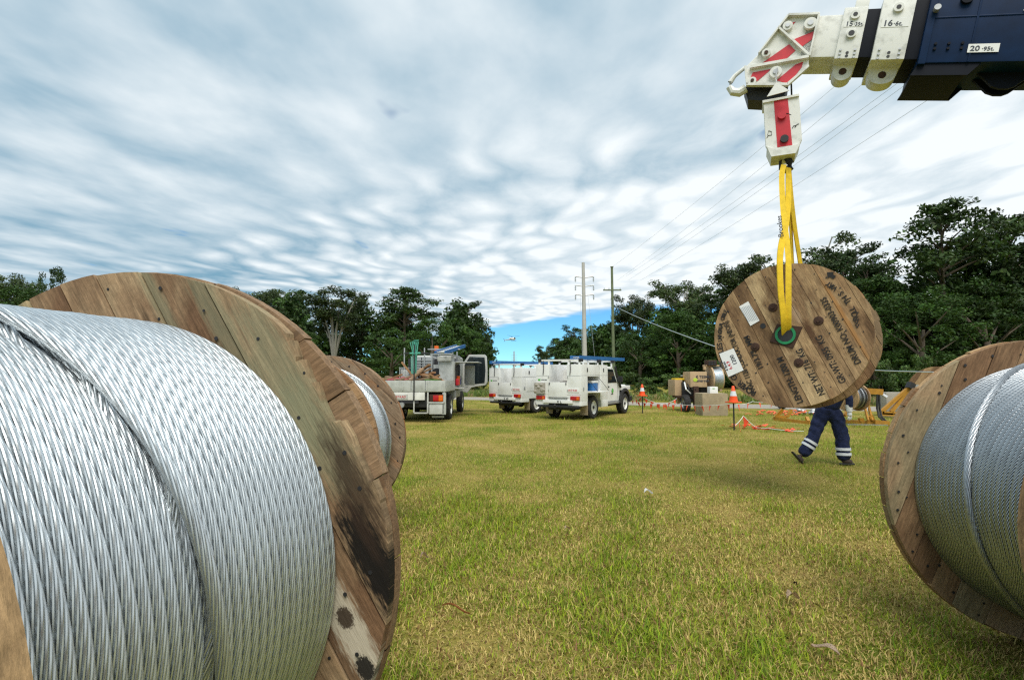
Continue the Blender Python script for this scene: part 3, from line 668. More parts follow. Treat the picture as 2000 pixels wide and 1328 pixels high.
q0, q1 = s_of(1882, 107), s_of(1942, 107); zc = (PB(1910, 107)-S0).dot(UPB)
bpart('sticker', M['white'], MB().prism([bpt(q0, zc-.05, zf-.012), bpt(q1, zc-.05, zf-.012), bpt(q1, zc+.05, zf-.012), bpt(q0, zc+.05, zf-.012)], (DY*-.002)), 0)
text_on(boom, '20', .085, M['text_dark'], bpt(q0+.02, zc-.032, zf-.0165)-bo, AX, UPB, sx=1.1); text_on(boom, '·95t.', .065, M['text_dark'], bpt(q0+.02+(q1-q0)*.38, zc-.032, zf-.0165)-bo, AX, UPB)
bpart('logo_panel', M['white'], MB().prism([bpt(s_of(1984, 50), .13, zf-.014), bpt(SO+1.9, .13, zf-.014), bpt(SO+1.9, .40, zf-.014), bpt(s_of(1984, 50)+.16, .40, zf-.014)], (DY*-.003)), 0)
for k_, dz in ((.12, -.22), (.12, -.28), (.25, -.22), (.25, -.28), (.38, -.22), (.38, -.28)):
    a = bpt(SO+k_, dz, zf); bpart('bolt', M['navyblack'], MB().cyl(a, a-DY*.02, .016, n=8))
a = bpt(SO+.33, .30, zf); bpart('boss', M['navyblack'], MB().cyl(a, a-DY*.04, .06, n=18)); a = bpt(SO+.05, .18, zf-.02); bpart('knob', M['grey_metal'], MB().cyl(a, a-DY*.07, .035, n=14))
for yy in (-.33, .29): bpart('wear_plate', M['navyblack'], MB().prism([bpt(SO+.0, -.42, yy), bpt(SO+.62, -.42, yy), bpt(SO+.5, -.58, yy), bpt(SO-.06, -.58, yy)], (DY*.04)), 0)
bpart('wear_plate', M['navyblack'], bm_box(MB(), SO-.05, SO+.48, .04, .62, dz=-.565))
for yy in (-.1, .06): bpart('lug', M['navyblack'], MB().prism([bpt(SO+.62, -.42, yy), bpt(SO+1.2, -.42, yy), bpt(SO+1.02, -.60, yy), bpt(SO+.96, -.63, yy), bpt(SO+.88, -.63, yy), bpt(SO+.8, -.60, yy)], (DY*.04)), 0)
# boom head: two side plates, sheaves between
head_out = [zb(515, 108), zb(708, 102), zb(645, 365), zb(642, 430), zb(510, 545), zb(250, 545), zb(238, 430), zb(330, 340)]
for Y in (0., .41):
    pl = bpart('head_plate', M['boomwhite'], MB().prism(px_poly(head_out, Y), DY*.035, bevel=.006), 0)
    if Y == 0.:
        def hsub(name, mt, pts, d=.006, sm=0):
            mb = MB().prism(px_poly([zb(*q) for q in pts], 0.), DY*-d); mb.bm.transform(BT); return mb.build(name, mt, pl, sm=sm)
        for s_ in ([(690, 195), (680, 240), (596, 300), (540, 255)], [(520, 282), (560, 322), (495, 380), (340, 408)], [(290, 460), (410, 437), (318, 515), (275, 500)], [(608, 392), (600, 425), (520, 530), (440, 510), (560, 410)], [(480, 190), (520, 150), (562, 140), (540, 162), (475, 205)]): hsub('red_stripe', M['red'], s_)
        for s_ in ([(448, 190), (460, 183), (648, 352), (640, 365)], [(275, 425), (640, 360), (644, 376), (272, 442)], [(508, 108), (520, 108), (335, 345), (325, 345)], [(238, 430), (250, 425), (262, 545), (250, 545)], [(250, 535), (512, 535), (512, 550), (250, 550)], [(512, 550), (505, 535), (640, 420), (645, 432)], [(700, 102), (712, 102), (652, 365), (641, 365)], [(515, 100), (708, 96), (706, 108), (515, 113)]): hsub('stiffener', M['boomwhite'], s_, .055)
        for (x, y, r, mt) in ((653, 160, .075, 'boomwhite'), (510, 175, .06, 'boomwhite'), (435, 465, .075, 'boomwhite'), (375, 345, .055, 'boomwhite'), (288, 520, .05, 'boomwhite')):
            a = PB(*zb(x, y), 0.)-bo; MB().cyl(a, a-DY*.05, r, n=24).build('boss', M[mt], pl); MB().cyl(a-DY*.05, a-DY*.062, r*.45, n=14).build('pin', M['rust'] if x < 400 else M['grey_metal'], pl)
for (x, y, r) in ((480, 330, .2), (400, 490, .17)):
    a = PB(*zb(x, y), .08); bpart('sheave', M['dark'], MB().cyl(a, a+DY*.3, r, n=28))
bpart('head_floor', M['dark'], MB().prism(px_poly([zb(235, 548), zb(515, 548), zb(470, 640), zb(260, 630)], .1), DY*.3), 0)
hk = [zb(240, 430), zb(178, 480), zb(150, 520), zb(145, 555), zb(165, 580), zb(205, 585), zb(245, 560)]
mb = MB().tube([PB(*q, .05) for q in hk], [.025, .028, .035, .045, .055, .06, .06], 10); bpart('rope_hook', M['boomwhite'], mb)
bpart('warning_triangle', M['white'], MB().prism(px_poly([zb(440, 518), zb(522, 572), zb(380, 610)], -.14), DY*.01), 0)
bpart('chain', M['grey_metal'], MB().tube([PB(*zb(445, 430), -.06), PB(*zb(438, 480), -.11), PB(*zb(441, 520), -.135)], .008, 6))
a0 = bpt(.12, .29, -.15); bpart('lamp_bracket', M['boomwhite'], MB().box(a0+Vector((0, 0, -.02)), a0+Vector((.1, .1, .09)), .01))
# hoist rope
for dx in (-.07, .09): bpart('hoist_rope', M['dark'], MB().cyl(PB(1532+dx*143, 150, .22), PB(1534+dx*143, 205, .22), .011, n=6))

hb_o = PB(1533, 330, .17)
hblock = thing('hook_block', 'white crane hook block with a red stripe above the yellow slings', 'hook block', hb_o)
def hpart(name, mt, mb, sm=0): mb.bm.transform(Matrix.Translation(-hb_o)); return mb.build(name, mt, hblock, sm=sm)
ho = [zb(357, 632), zb(582, 592), zb(602, 882), zb(562, 965), zb(408, 985), zb(372, 922)]
for Y in (.02, .26):
    hpart('cheek_plate', M['boomwhite'], MB().prism(px_poly(ho, Y), DY*.05, bevel=.006))
hpart('red_stripe', M['red'], MB().prism(px_poly([zb(424, 640), zb(512, 625), zb(540, 915), zb(446, 930)], .02), DY*-.004))
hpart('block_sheave', M['dark'], MB().cyl(PB(*zb(478, 800), .075), PB(*zb(478, 800), .255), .17, n=28), 35)
hpart('bottom_weight', M['boomwhite'], MB().prism(px_poly([zb(380, 925), zb(445, 945), zb(590, 905), zb(562, 965), zb(408, 988)], -.015), DY*.36))
hpart('top_lip', M['boomwhite'], MB().prism(px_poly([zb(352, 635), zb(582, 592), zb(584, 605), zb(354, 650)], .0), DY*.33))
for x, y, mt in ((475, 733, 'red'), (490, 880, 'dark')):
    a = PB(*zb(x, y), .02); hpart('axle_boss', M[mt], MB().cyl(a, a-DY*.04, .05, n=18), 35)
for sp in ([(385, 850), (392, 825), (408, 830), (410, 852), (388, 855), (380, 870)], [(540, 810), (548, 795), (562, 790), (556, 806), (570, 785), (582, 782)]):
    hpart('scribble', M['ink'], MB().tube([PB(*zb(*q), .016) for q in sp], .004, 5))
hook = [(1533, 300), (1530, 306), (1538, 310), (1543, 318), (1542, 328), (1536, 334), (1530, 334)]
hpart('hook', M['dark'], MB().tube([PB(*q, .17) for q in hook], [.05, .045, .04, .05, .055, .05, .03], 10), 35)
hpart('safety_latch', M['dark'], MB().tube([PB(*q, .17) for q in ((1531, 308), (1524, 316), (1524, 332))], .02, 8), 35)

sling = thing('lifting_sling', 'yellow webbing sling from the crane hook to the drum', 'sling', P(1540, 640, 6.62)); so = Vector(sling.location)
def spline(pts, n=6):
    pts = [Vector(q) for q in pts]; out = []; pts = [pts[0]*2-pts[1]]+pts+[pts[-1]*2-pts[-2]]
    for i in range(1, len(pts)-2):
        a, b, c, d = pts[i-1:i+3]
        for k in range(n):
            t = k/n; out.append(.5*((2*b)+(c-a)*t+(2*a-5*b+4*c-d)*t*t+(3*b-a-3*c+d)*t**3))
    return out+[pts[-2]]
def ribbon(name, pts, w, side):
    mb = MB().tube(spline(pts), 0, flat=(w, .012, side)); mb.bm.transform(Matrix.Translation(-so)); return mb.build(name, M['yellow'], sling, sm=50)
hx = lambda x, y, Y: P(x, y, Y)
ribbon('strap', [hx(1531, 322, 6.99), hx(1527, 345, 6.96), hx(1529, 400, 6.85), hx(1534, 450, 6.72), hx(1538, 480, 6.64), hx(1540, 515, 6.57), hx(1540, 560, 6.54), hx(1540, 610, 6.55), hx(1540, 640, 6.60), hx(1540, 658, 6.70)], .066, (.9, -.45, 0))
ribbon('strap', [hx(1540, 328, 7.02), hx(1540, 350, 7.0), hx(1539, 400, 6.9), hx(1533, 450, 6.75), hx(1526, 480, 6.63), hx(1523, 515, 6.55), hx(1525, 570, 6.52), hx(1530, 615, 6.54), hx(1532, 640, 6.60), hx(1534, 660, 6.70)], .082, (.97, .25, 0))
ribbon('strap', [hx(1541, 328, 7.05), hx(1546, 390, 7.12), hx(1553, 450, 7.26), hx(1563, 515, 7.42), hx(1567, 560, 7.5), hx(1566, 640, 7.5)], .085, (.85, .5, 0))
ribbon('strap', [hx(1537, 328, 7.05), hx(1541, 390, 7.12), hx(1545, 450, 7.26), hx(1548, 515, 7.42), hx(1554, 560, 7.5), hx(1558, 640, 7.5)], .07, (.8, .6, 0))
o_ = hx(1531, 455, 6.70)-so; text_on(sling, 'Brookes', .085, M['ink'], hx(1528, 462, 6.70)-so+Vector((-.01, -.05, -.02)), Vector((-.03, .18, 1)), Vector((-.95, .3, 0)))

# ------------------------------------------------------------------ poles and lines
pc = P(1143, 728, 60); pc.z = 0
pole = thing('power_pole', 'tall pale concrete power pole with three crossarms', 'power pole', pc, group='power poles')
HT = P(1139, 513, 60).z; xl = P(1139, 513, 60).x-pc.x
MB().cyl((0, 0, -.2), (xl, 0, HT), .29, .17, n=20).build('shaft', M['polec'], pole)
for yy in (541, 558, 576):
    z = P(1140, yy, 60).z; arm = MB().tube([(-1.05, 0, z+.05), (-.2, 0, z-.06), (.2, 0, z-.06), (1.05, 0, z+.05)], .06, 8).build('crossarm', M['grey_metal'], pole)
    for s in (-1, 1): MB().lathe([(.03, 0), (.09, -.1), (.04, -.2), (.1, -.3), (.05, -.42), (.1, -.52), (.03, -.6)], Matrix.Translation((s*1.02, 0, z+.04)), 10).build('insulator', M['wire'], arm)
for x0, x1 in ((-.5, -.45), (.35, 1.05)): MB().tube([(x0, -.1, P(1140, 576, 60).z), (x1, -1.5, 1.5)], .012, 5).build('hanging_rope', M['wire'], pole)
pt = P(1199, 728, 50); pt.z = 0
pole2 = thing('power_pole', 'slim greenish timber power pole with a single crossarm', 'power pole', pt, group='power poles')
HT2 = P(1195, 522, 50).z; xl2 = P(1195, 522, 50).x-pt.x
MB().cyl((0, 0, -.2), (xl2, 0, HT2), .16, .11, n=14).build('shaft', M['polew'], pole2)
z = P(1196, 567, 50).z; MB().box((-.85+xl2, -.12, z-.05), (.85+xl2, .02, z+.06), .01).build('crossarm', M['polew'], pole2)
for s in (-.75, -.3, .75): MB().cyl((s+xl2, -.05, z+.05), (s+xl2, -.05, z+.22), .05, .03, n=8).build('insulator', M['wire'], pole2)
MB().cyl((xl2, 0, HT2-.02), (xl2, 0, HT2+.06), .15, n=12).build('pole_cap', M['polew'], pole2)
pf = P(1004, 728, 170); pf.z = 0
pole3 = thing('power_pole', 'distant power pole below the helicopter', 'power pole', pf, group='power poles')
HT3 = P(1004, 686, 170).z; MB().cyl((0, 0, -.3), (0, 0, HT3), .26, .2, n=10).build('shaft', M['wire'], pole3)
for k in (.22, .34, .46): MB().box((-.95, -.05, HT3-k*6-.05), (.95, .05, HT3-k*6+.05), 0).build('crossarm', M['wire'], pole3)
def wire(label, a, b, sag, r=.012, mt='wire', n=24, name='overhead_wire', cat='wire', group='overhead wires'):
    a, b = Vector(a), Vector(b); pts = [a.lerp(b, i/n)-Vector((0, 0, sag*4*(i/n)*(1-i/n))) for i in range(n+1)]
    o0 = Vector(a); o = MB().tube([q-o0 for q in pts], r, 6).build(name, M[mt], None, o0); return tag(o, label, cat, group)
tp = Vector((pt.x+xl2, 50, HT2))
wire('thin overhead wire leaving the top of the timber pole', tp, P(1900, -60, 14), .25, .0055)
wire('overhead wire from the timber pole, passing behind the hook block', P(1205, 548, 50), P(1905, -20, 14), .25, .0055)
wire('overhead wire crossing behind the first boom collar', P(1222, 540, 50), P(1960, 10, 14), .2, .006)
wire('overhead wire crossing behind the second boom collar', P(1226, 548, 50), P(1975, 15, 14), .2, .006)
wire('lowest overhead wire, crossing below the blue boom section', P(1250, 548, 50), P(2060, 34, 14), .2, .0065)
wire('pale conductor sloping from the timber pole down behind the hanging drum', P(1204, 600, 49.5), P(1600, 742, 18), .25, .022, 'alu', name='pulled_conductor', cat='conductor', group='pulled conductors')
wire('pale conductor stretched level between hanging drum and right-hand drum', P(1640, 719, 15.5), P(1840, 727, 12.5), .02, .015, 'alu', name='pulled_conductor', cat='conductor', group='pulled conductors')
# helicopter
ho_ = P(1001, 662, 150)
DY = Vector((0, 1, 0))
heli = thing('helicopter', 'small white and dark helicopter hovering over the tree gap', 'helicopter', ho_)
k = 150/FPX
def hl(x, y): return Vector(((x-560)*k/13.28, 0, (330-y)*k/13.28))
fus = MB().sphere(hl(585, 325), 1, (.62, .45, .40), 16).build('cabin', M['white'], heli)
MB().sphere(hl(610, 318)+Vector((0, -.12, .05)), 1, (.34, .37, .24), 14).build('canopy_glass', M['glass'], heli)
MB().sphere(hl(520, 318), 1, (.5, .34, .26), 12).build('engine_cowl', M['white'], heli)
MB().tube([hl(540, 335), hl(440, 348), hl(345, 365)], [.25, .15, .09], 8).build('tail_boom', M['wire'], heli)
MB().prism([hl(350, 360)-DY*.04, hl(318, 318)-DY*.04, hl(332, 318)-DY*.04, hl(362, 362)-DY*.04, hl(346, 405)-DY*.04, hl(338, 405)-DY*.04], (0, .08, 0)).build('tail_fin', M['text_dark'], heli, sm=0)
MB().cyl(hl(552, 310), hl(552, 262), .05, n=8).build('mast', M['dark'], heli)
for a, b in (((552, 268), (430, 232)), ((552, 268), (745, 255)), ((552, 268), (500, 285))):
    MB().tube([hl(*a), hl(*b)+DY*(.0 if b[0] != 500 else 2.5)], 0, flat=(.24, .04, (0, 1, 0))).build('rotor_blade', M['text_dark'], heli, sm=0)
for yy in (-.35, .35):
    MB().tube([hl(520, 375)+DY*yy, hl(650, 375)+DY*yy, hl(665, 368)+DY*yy], .03, 6).build('skid', M['dark'], heli)
    for x in (545, 620): MB().cyl(hl(x, 350)+DY*yy*.6, hl(x, 375)+DY*yy, .025, n=6).build('skid_strut', M['dark'], heli)

# ------------------------------------------------------------------ trees
def leaf_quads(rg, cen, rad, n, size, up=.45, shell=.55):
    """n leaf sprays in an ellipsoid: rhombic faces, some drooping"""
    d = rg.normal(size=(n, 3)); d /= np.linalg.norm(d, axis=1, keepdims=True); r = shell+(1-shell)*rg.random((n, 1)); r = np.where(rg.random((n, 1)) < .25, rg.random((n, 1)), r)
    p = cen+d*r*rad
    nrm = d*.6+rg.normal(size=(n, 3))*.75; nrm[:, 2] += up; nrm /= np.linalg.norm(nrm, axis=1, keepdims=True)
    t = np.cross(nrm, rg.normal(size=(n, 3))); t /= np.linalg.norm(t, axis=1, keepdims=True)+1e-9; b = np.cross(nrm, t)
    s = size*rg.uniform(.55, 1.35, (n, 1)); w = s*rg.uniform(.35, .62, (n, 1))
    return np.stack([p-t*s*.5, p+b*w*.5+t*s*.08, p+t*s*.5, p-b*w*.5], 1)
def leaf_mesh(name, quads, cols):
    V = quads.reshape(-1, 3); n = len(quads); C = np.repeat(np.concatenate([cols, np.ones((n, 1))], 1), 4, 0)
    return raw_mesh_data(name, V, np.arange(4*n, dtype=np.int32), np.full(n, 4, np.int32), C, M['leaf'])
def tint(rg, n, base, var=.3):
    g = rg.uniform(1-var, 1+var, (n, 1)); y = rg.uniform(-1, 1, (n, 1)); return np.clip(np.array(base)*g*(1+y*np.array([.22, .05, -.12])), 0, 1)
def proto(kind, seed):
    """unit-height tree: returns (trunk mesh, crown mesh); crown about .5 wide"""
    rg = np.random.default_rng(seed); rr = random.Random(seed); m = MB(); Q, Cc = [], []
    def spray(c, rad, n, size, base, up=.45):
        Q.append(leaf_quads(rg, np.array(c), np.array(rad), n, size, up)); Cc.append(tint(rg, n, base)*rg.uniform(.8, 1.2))
    if kind == 'gum':      # open eucalypt: pale limbs, umbrella tufts at the tips
        top = []
        fork = rr.uniform(.22, .34)
        m.tube([(0, 0, -.02), (rr.uniform(-.01, .01), 0, fork*.5), (rr.uniform(-.015, .015), 0, fork)], [.022, .018, .016], 8)
        for i in range(8):
            a = 6.283*i/8+rr.uniform(-.4, .4); sp = rr.uniform(.04, .23); h = rr.uniform(.66, .95)
            p0 = Vector((0, 0, fork-.02)); p1 = Vector((math.cos(a)*sp*.35, math.sin(a)*sp*.35, fork+(h-fork)*.5)); p2 = Vector((math.cos(a)*sp, math.sin(a)*sp, h))
            m.tube([p0, p1, p2], [.011, .008, .003], 6); top.append((p1, p2))
            for j in range(5):
                t = rr.uniform(.1, 1.); q = p1.lerp(p2, t); b = a+rr.uniform(-1.6, 1.6); e = q+Vector((math.cos(b), math.sin(b), rr.uniform(.2, .9)))*rr.uniform(.05, .11)
                m.tube([q, q.lerp(e, .5)+Vector((0, 0, .008)), e], [.004, .003, .0015], 5)
                for k_ in range(rr.randint(3, 4)):
                    c = e+Vector((rr.uniform(-.05, .05), rr.uniform(-.05, .05), rr.uniform(-.025, .04))); s = rr.uniform(.032, .062)
                    spray(c, (s*1.25, s*1.25, s*.7), int(85*s/.04), .021, (.055, .085, .024), .7)
    elif kind == 'bushy':  # dense rounded rainforest tree
        m.tube([(0, 0, -.02), (0, 0, .3), (.02, 0, .6)], [.022, .018, .008], 8)
        for i in range(6):
            a = i*1.05+rr.uniform(-.3, .3); m.tube([(0, 0, .25+.05*i), (math.cos(a)*.1, math.sin(a)*.1, .4+.05*i), (math.cos(a)*.2, math.sin(a)*.2, .5+.06*i)], [.01, .006, .002], 5)
        for i in range(120):
            z = rr.uniform(.06, .96)**.9; prof = (.30 if z < .55 else .30*math.sqrt(max(.04, 1-((z-.55)/.44)**2))); prof *= .75+.25*min(1, z/.25)
            a = rr.uniform(0, 6.283); q = prof*math.sqrt(rr.uniform(.25, 1.))*rr.uniform(.85, 1.12); s = rr.uniform(.03, .07)
            lum = rr.choice((.8, 1, 1, 1.35)); spray((q*math.cos(a), q*math.sin(a), z), (s*1.15, s*1.15, s*.75), int(88*s/.05), .022, (.036*lum, .078*lum, .012*lum))
    elif kind == 'layered':  # tall forest tree, ragged layered crown
        m.tube([(0, 0, -.02), (.01, 0, .4), (-.01, .01, .85)], [.02, .015, .004], 8)
        for i in range(46):
            z = rr.uniform(.16, .97); a = rr.uniform(0, 6.283); q = rr.uniform(.05, .27)*(1.15-abs(z-.55)*1.1)
            e = Vector((q*math.cos(a), q*math.sin(a), z)); m.tube([(0, 0, z-.1), e*.5+Vector((0, 0, (z-.1)*.5+.01)), e], [.006, .004, .0015], 5)
            for k_ in range(4):
                c = e+Vector((rr.uniform(-.06, .06), rr.uniform(-.06, .06), rr.uniform(-.03, .04))); s = rr.uniform(.028, .06); lum = rr.choice((.75, 1, 1.2))
                spray(c, (s*1.4, s*1.4, s*.6), int(80*s/.045), .022, (.034*lum, .066*lum, .012*lum), .6)
    else:                  # shrub
        m.tube([(0, 0, -.02), (.02, 0, .35)], [.02, .008], 6); m.tube([(0, 0, 0), (-.12, .08, .4)], [.016, .006], 6)
        for i in range(46):
            z = rr.uniform(.1, .9); a = rr.uniform(0, 6.283); q = .55*math.sqrt(rr.random())*math.sqrt(max(.05, 1-(z-.3)**2/.5)); s = rr.uniform(.08, .17); lum = rr.choice((.8, 1.1, 1.6))
            spray((q*math.cos(a), q*math.sin(a), z), (s, s, s*.7), int(70*s/.12), .075, (.048*lum, .085*lum, .016*lum))
    return m.mesh('trunk', M['palebark'] if kind == 'gum' else M['bark']), leaf_mesh('crown', np.concatenate(Q), np.concatenate(Cc))
PR = {k: [proto(k, s) for s in sd] for k, sd in dict(gum=(1, 2, 3), bushy=(11, 12, 13), layered=(21, 22, 23), shrub=(31, 32)).items()}
tcount = {}
def tree(kind, px, top, D, wide, label, group, name='tree', cat='tree'):
    base = P(px, 700, D); base.z = 0; H = P(px, top, D).z; i = tcount.get(kind, 0); tcount[kind] = i+1
    tr_, cr = PR[kind][i % len(PR[kind])]
    r = thing(name, label, cat, base, rnd.uniform(0, 6.28), group)
    wn = {'gum': .54, 'bushy': .62, 'layered': .58, 'shrub': 1.15}[kind]; w = wide*D/FPX/wn; r.scale = (w, w, H)
    link('trunk', tr_, None, r); link('crown', cr, None, r)
    return r
GL, GR_ = 'trees on the left of the clearing', 'trees on the right of the clearing'
for a in [
 ('gum', 18, 522, 60, 110, 'sparse eucalypt at the far left edge of the picture'), ('bushy', 95, 517, 58, 75, 'rounded dark tree beside the left end of the big drum flange'),
 ('bushy', 30, 560, 55, 130, 'low bushy tree at the far left edge under the sparse eucalypt'), ('layered', 250, 575, 75, 150, 'forest tree hidden behind the top of the big drum, left one'),
 ('layered', 390, 575, 78, 150, 'forest tree hidden behind the top of the big drum, right one'),
 ('gum', 492, 557, 84, 75, 'open-crowned eucalypt rising just right of the big drum flange'), ('gum', 556, 549, 88, 95, 'tallest open eucalypt left of the white-trunked one'),
 ('layered', 520, 610, 74, 130, 'dark tree filling in under the open eucalypts by the drum'),
 ('bushy', 590, 640, 70, 80, 'low dark tree left of the white eucalypt trunk'), ('gum', 652, 556, 74, 122, 'eucalypt with a bare white forked trunk and round crown'),
 ('layered', 705, 635, 82, 80, 'dark tree just right of the white eucalypt trunk'),
 ('layered', 790, 563, 80, 150, 'broad-topped tree behind the flatbed truck'), ('bushy', 765, 640, 66, 120, 'dense green tree behind the left side of the truck tray'),
 ('bushy', 845, 622, 64, 110, 'bright leafy tree right behind the truck cab'), ('layered', 905, 588, 92, 95, 'flat-topped tree at the right end of the left wood'),
 ('bushy', 918, 640, 84, 70, 'dense tree over the open truck door'), ('layered', 943, 655, 125, 42, 'small far tree at the left rim of the gap'), ('bushy', 955, 690, 165, 22, 'farthest tree on the left of the gap')]: tree(*a, GL)
for a in [
 ('bushy', 1050, 690, 220, 26, 'farthest low tree on the right of the gap'), ('gum', 1066, 672, 165, 36, 'small far eucalypt at the right rim of the gap'),
 ('layered', 1085, 660, 150, 50, 'far tree left of the concrete pole'), ('layered', 1122, 636, 120, 70, 'tree directly left of the concrete pole'),
 ('bushy', 1165, 640, 105, 70, 'dense tree between the two power poles'), ('layered', 1196, 628, 95, 70, 'tree directly behind the timber pole'),
 ('gum', 1240, 556, 86, 85, 'thin eucalypt just right of the timber pole'), ('bushy', 1250, 640, 72, 110, 'dense dark tree behind the left traffic cone'),
 ('gum', 1335, 537, 78, 120, 'wide-topped eucalypt above the tan machine'), ('bushy', 1325, 610, 66, 130, 'dense tree behind the tan machine'),
 ('layered', 1390, 575, 70, 110, 'forest tree left of the hanging drum'), ('gum', 1450, 505, 64, 120, 'spreading eucalypt at the upper left of the hanging drum'),
 ('gum', 1570, 452, 60, 190, 'eucalypt crown directly behind the slings'), ('bushy', 1440, 600, 58, 140, 'dense tree hidden behind the left half of the hanging drum'),
 ('layered', 1655, 480, 54, 170, 'tall tree at the upper right of the hanging drum'), ('bushy', 1600, 560, 52, 180, 'dense tree hidden behind the hanging drum'),
 ('layered', 1700, 500, 50, 150, 'forest tree right of the hanging drum, behind the dark dense one'), ('bushy', 1710, 540, 47, 160, 'dark dense tree between the hanging drum and the biggest tree'),
 ('layered', 1850, 398, 46, 250, 'biggest dark tree above the right-hand drum'), ('bushy', 1800, 560, 41, 190, 'dark lower tree under the biggest tree'),
 ('layered', 1985, 405, 48, 200, 'tall tree at the right edge of the picture'), ('bushy', 1930, 540, 42, 200, 'dense dark tree at the right edge above the drum'),
 ('bushy', 2090, 440, 46, 220, 'dense tree beyond the right edge of the picture')]: tree(*a, GR_)
for px, bot, H, D, lab in [(1720, 0, 700, 33, 'low shrub beside the lower right rim of the hanging drum'), (1765, 0, 712, 31, 'low shrub above the grey concrete block'), (1800, 0, 690, 35, 'taller shrub behind the top of the far drum'),
   (1262, 0, 735, 40, 'small bright shrub behind the left traffic cone'), (1310, 0, 728, 44, 'small shrub left of the tan machine'), (930, 0, 735, 46, 'shrub under the open truck door'), (1225, 0, 725, 46, 'shrub behind the bonnet of the nearer utility'), (1480, 0, 720, 38, 'shrub behind the lower left of the hanging drum')]:
    tree('shrub', px, H, D, 60, lab, 'shrubs along the gravel road', 'shrub', 'shrub')
def wood_mass(name, line, height, depth, n, seed, label, size=.66):
    rg = np.random.default_rng(seed); Q, C = [], []
    L_ = np.array(line, float); seg = np.linalg.norm(np.diff(L_, axis=0), axis=1); cum = np.concatenate([[0], np.cumsum(seg)])
    for i in range(n):
        t = rg.random()*cum[-1]; x = np.interp(t, cum, L_[:, 0]); y = np.interp(t, cum, L_[:, 1]); hh = np.interp(t, cum, L_[:, 2])
        z = rg.random()*hh*(.82+.3*np.sin(x*.55+y*.3)*np.sin(x*.23-y*.41)); c = np.array([x+rg.normal()*1.2, y+rg.random()*depth, z]); s = rg.uniform(.5, 1.3)
        k = 36; Q.append(leaf_quads(rg, c, np.array([s, s, s*.8]), k, size)); C.append(tint(rg, k, (.030, .064, .010))*rg.choice((.7, 1, 1, 1.5)))
    o = link(name, leaf_mesh(name, np.concatenate(Q), np.concatenate(C))); tag(o, label, 'undergrowth', kind='stuff')
wood_mass('undergrowth', [(-70, 62, 8), (-45, 70, 11), (-33, 79, 13.5), (-22, 81, 13), (-9, 80, 12), (-7, 100, 11), (-8, 140, 10)], 6, 7, 3600, 5, 'dark undergrowth below the trees left of the gap')
wood_mass('undergrowth', [(13, 130, 9), (14, 110, 9), (18, 82, 9), (23, 65, 9), (31, 54, 13.5), (41, 47, 16.5), (62, 44, 17)], 8, 7, 6500, 6, 'dark undergrowth below the trees right of the gap')
def verge():
    rg = np.random.default_rng(8); Q, C = [], []
    for i in range(1500):
        x = rg.uniform(-8, 38); y = np.interp(x, [-30, -16, -2, 8, 16, 26, 40], [42, 39.5, 35, 28.5, 25, 22, 19])+2.2+rg.gamma(1.5, 2.2); s = rg.uniform(.12, .38)
        n = 16; d = rg.normal(size=(n, 3))*.12*s/.25; p = np.array([x, y, 0])+d*np.array([1, 1, 0]); h = s*rg.uniform(.6, 1.4, (n, 1)); w = .03
        t = np.concatenate([rg.normal(size=(n, 2))*.3*h, h], 1); sd = np.concatenate([rg.normal(size=(n, 2))*w, np.zeros((n, 1))], 1)
        Q.append(np.stack([p-sd, p+t*.6+sd*.8, p+t, p+t*.5-sd], 1)); C.append(tint(rg, n, (.12, .17, .035) if rg.random() < .75 else (.3, .24, .11)))
    o = link('verge_grass', leaf_mesh('verge_grass', np.concatenate(Q), np.concatenate(C))); tag(o, 'longer green grass on the far side of the gravel road', 'grass', kind='stuff')
verge()

# ------------------------------------------------------------------ vehicles
def make_wheel(r, w, rim_mat):
    """returns (tyre mesh, rim mesh), axle along X, centred"""
    Mx = Matrix.Rotation(R_(90), 4, 'Y')
    t = MB().lathe([(r*.60, -w/2), (r*.88, -w/2), (r*.97, -w*.40), (r, -w*.25), (r, w*.25), (r*.97, w*.40), (r*.88, w/2), (r*.60, w/2)], Mx, 40, closed=True)
    for k in range(30):
        a = 2*math.pi*k/30
        for sx_ in (-1, 1): t.box((sx_*w*.2-w*.17, -.018, r-.004), (sx_*w*.2+w*.17, .018, r+.012), 0, Matrix.Rotation(a+sx_*.05, 4, 'X'))
    rm = MB().lathe([(r*.62, w*.46), (r*.58, w*.44), (r*.55, w*.25), (r*.40, w*.2), (r*.36, w*.32), (r*.2, w*.36), (.0001, w*.37)], Mx, 32)
    rm.lathe([(r*.61, -w*.46), (r*.56, -w*.40), (.0001, -w*.3)], Mx, 32)
    nut = MB().cyl((w*.205, r*.47, 0), (w*.218, r*.47, 0), r*.055, n=8).mesh('rim_slot', M['dark']); cap = MB().cyl((w*.36, 0, 0), (w*.46, 0, 0), r*.14, n=14).mesh('hub_cap', M['dark'])
    return t.mesh('tyre', M['rubber']), rm.mesh('rim', rim_mat), nut, cap
def put_wheel(parent, loc, wh, flip=False):
    e = link('wheel', wh[0], None, parent, loc, (rnd.uniform(0, 1), 0, math.pi if flip else 0))
    link('rim', wh[1], None, e); link('hub_cap', wh[3], None, e)
    for k in range(6): link('rim_slot', wh[2], None, e, None, (2*math.pi*k/6, 0, 0))
    return e
UW = make_wheel(.42, .28, M['white'])
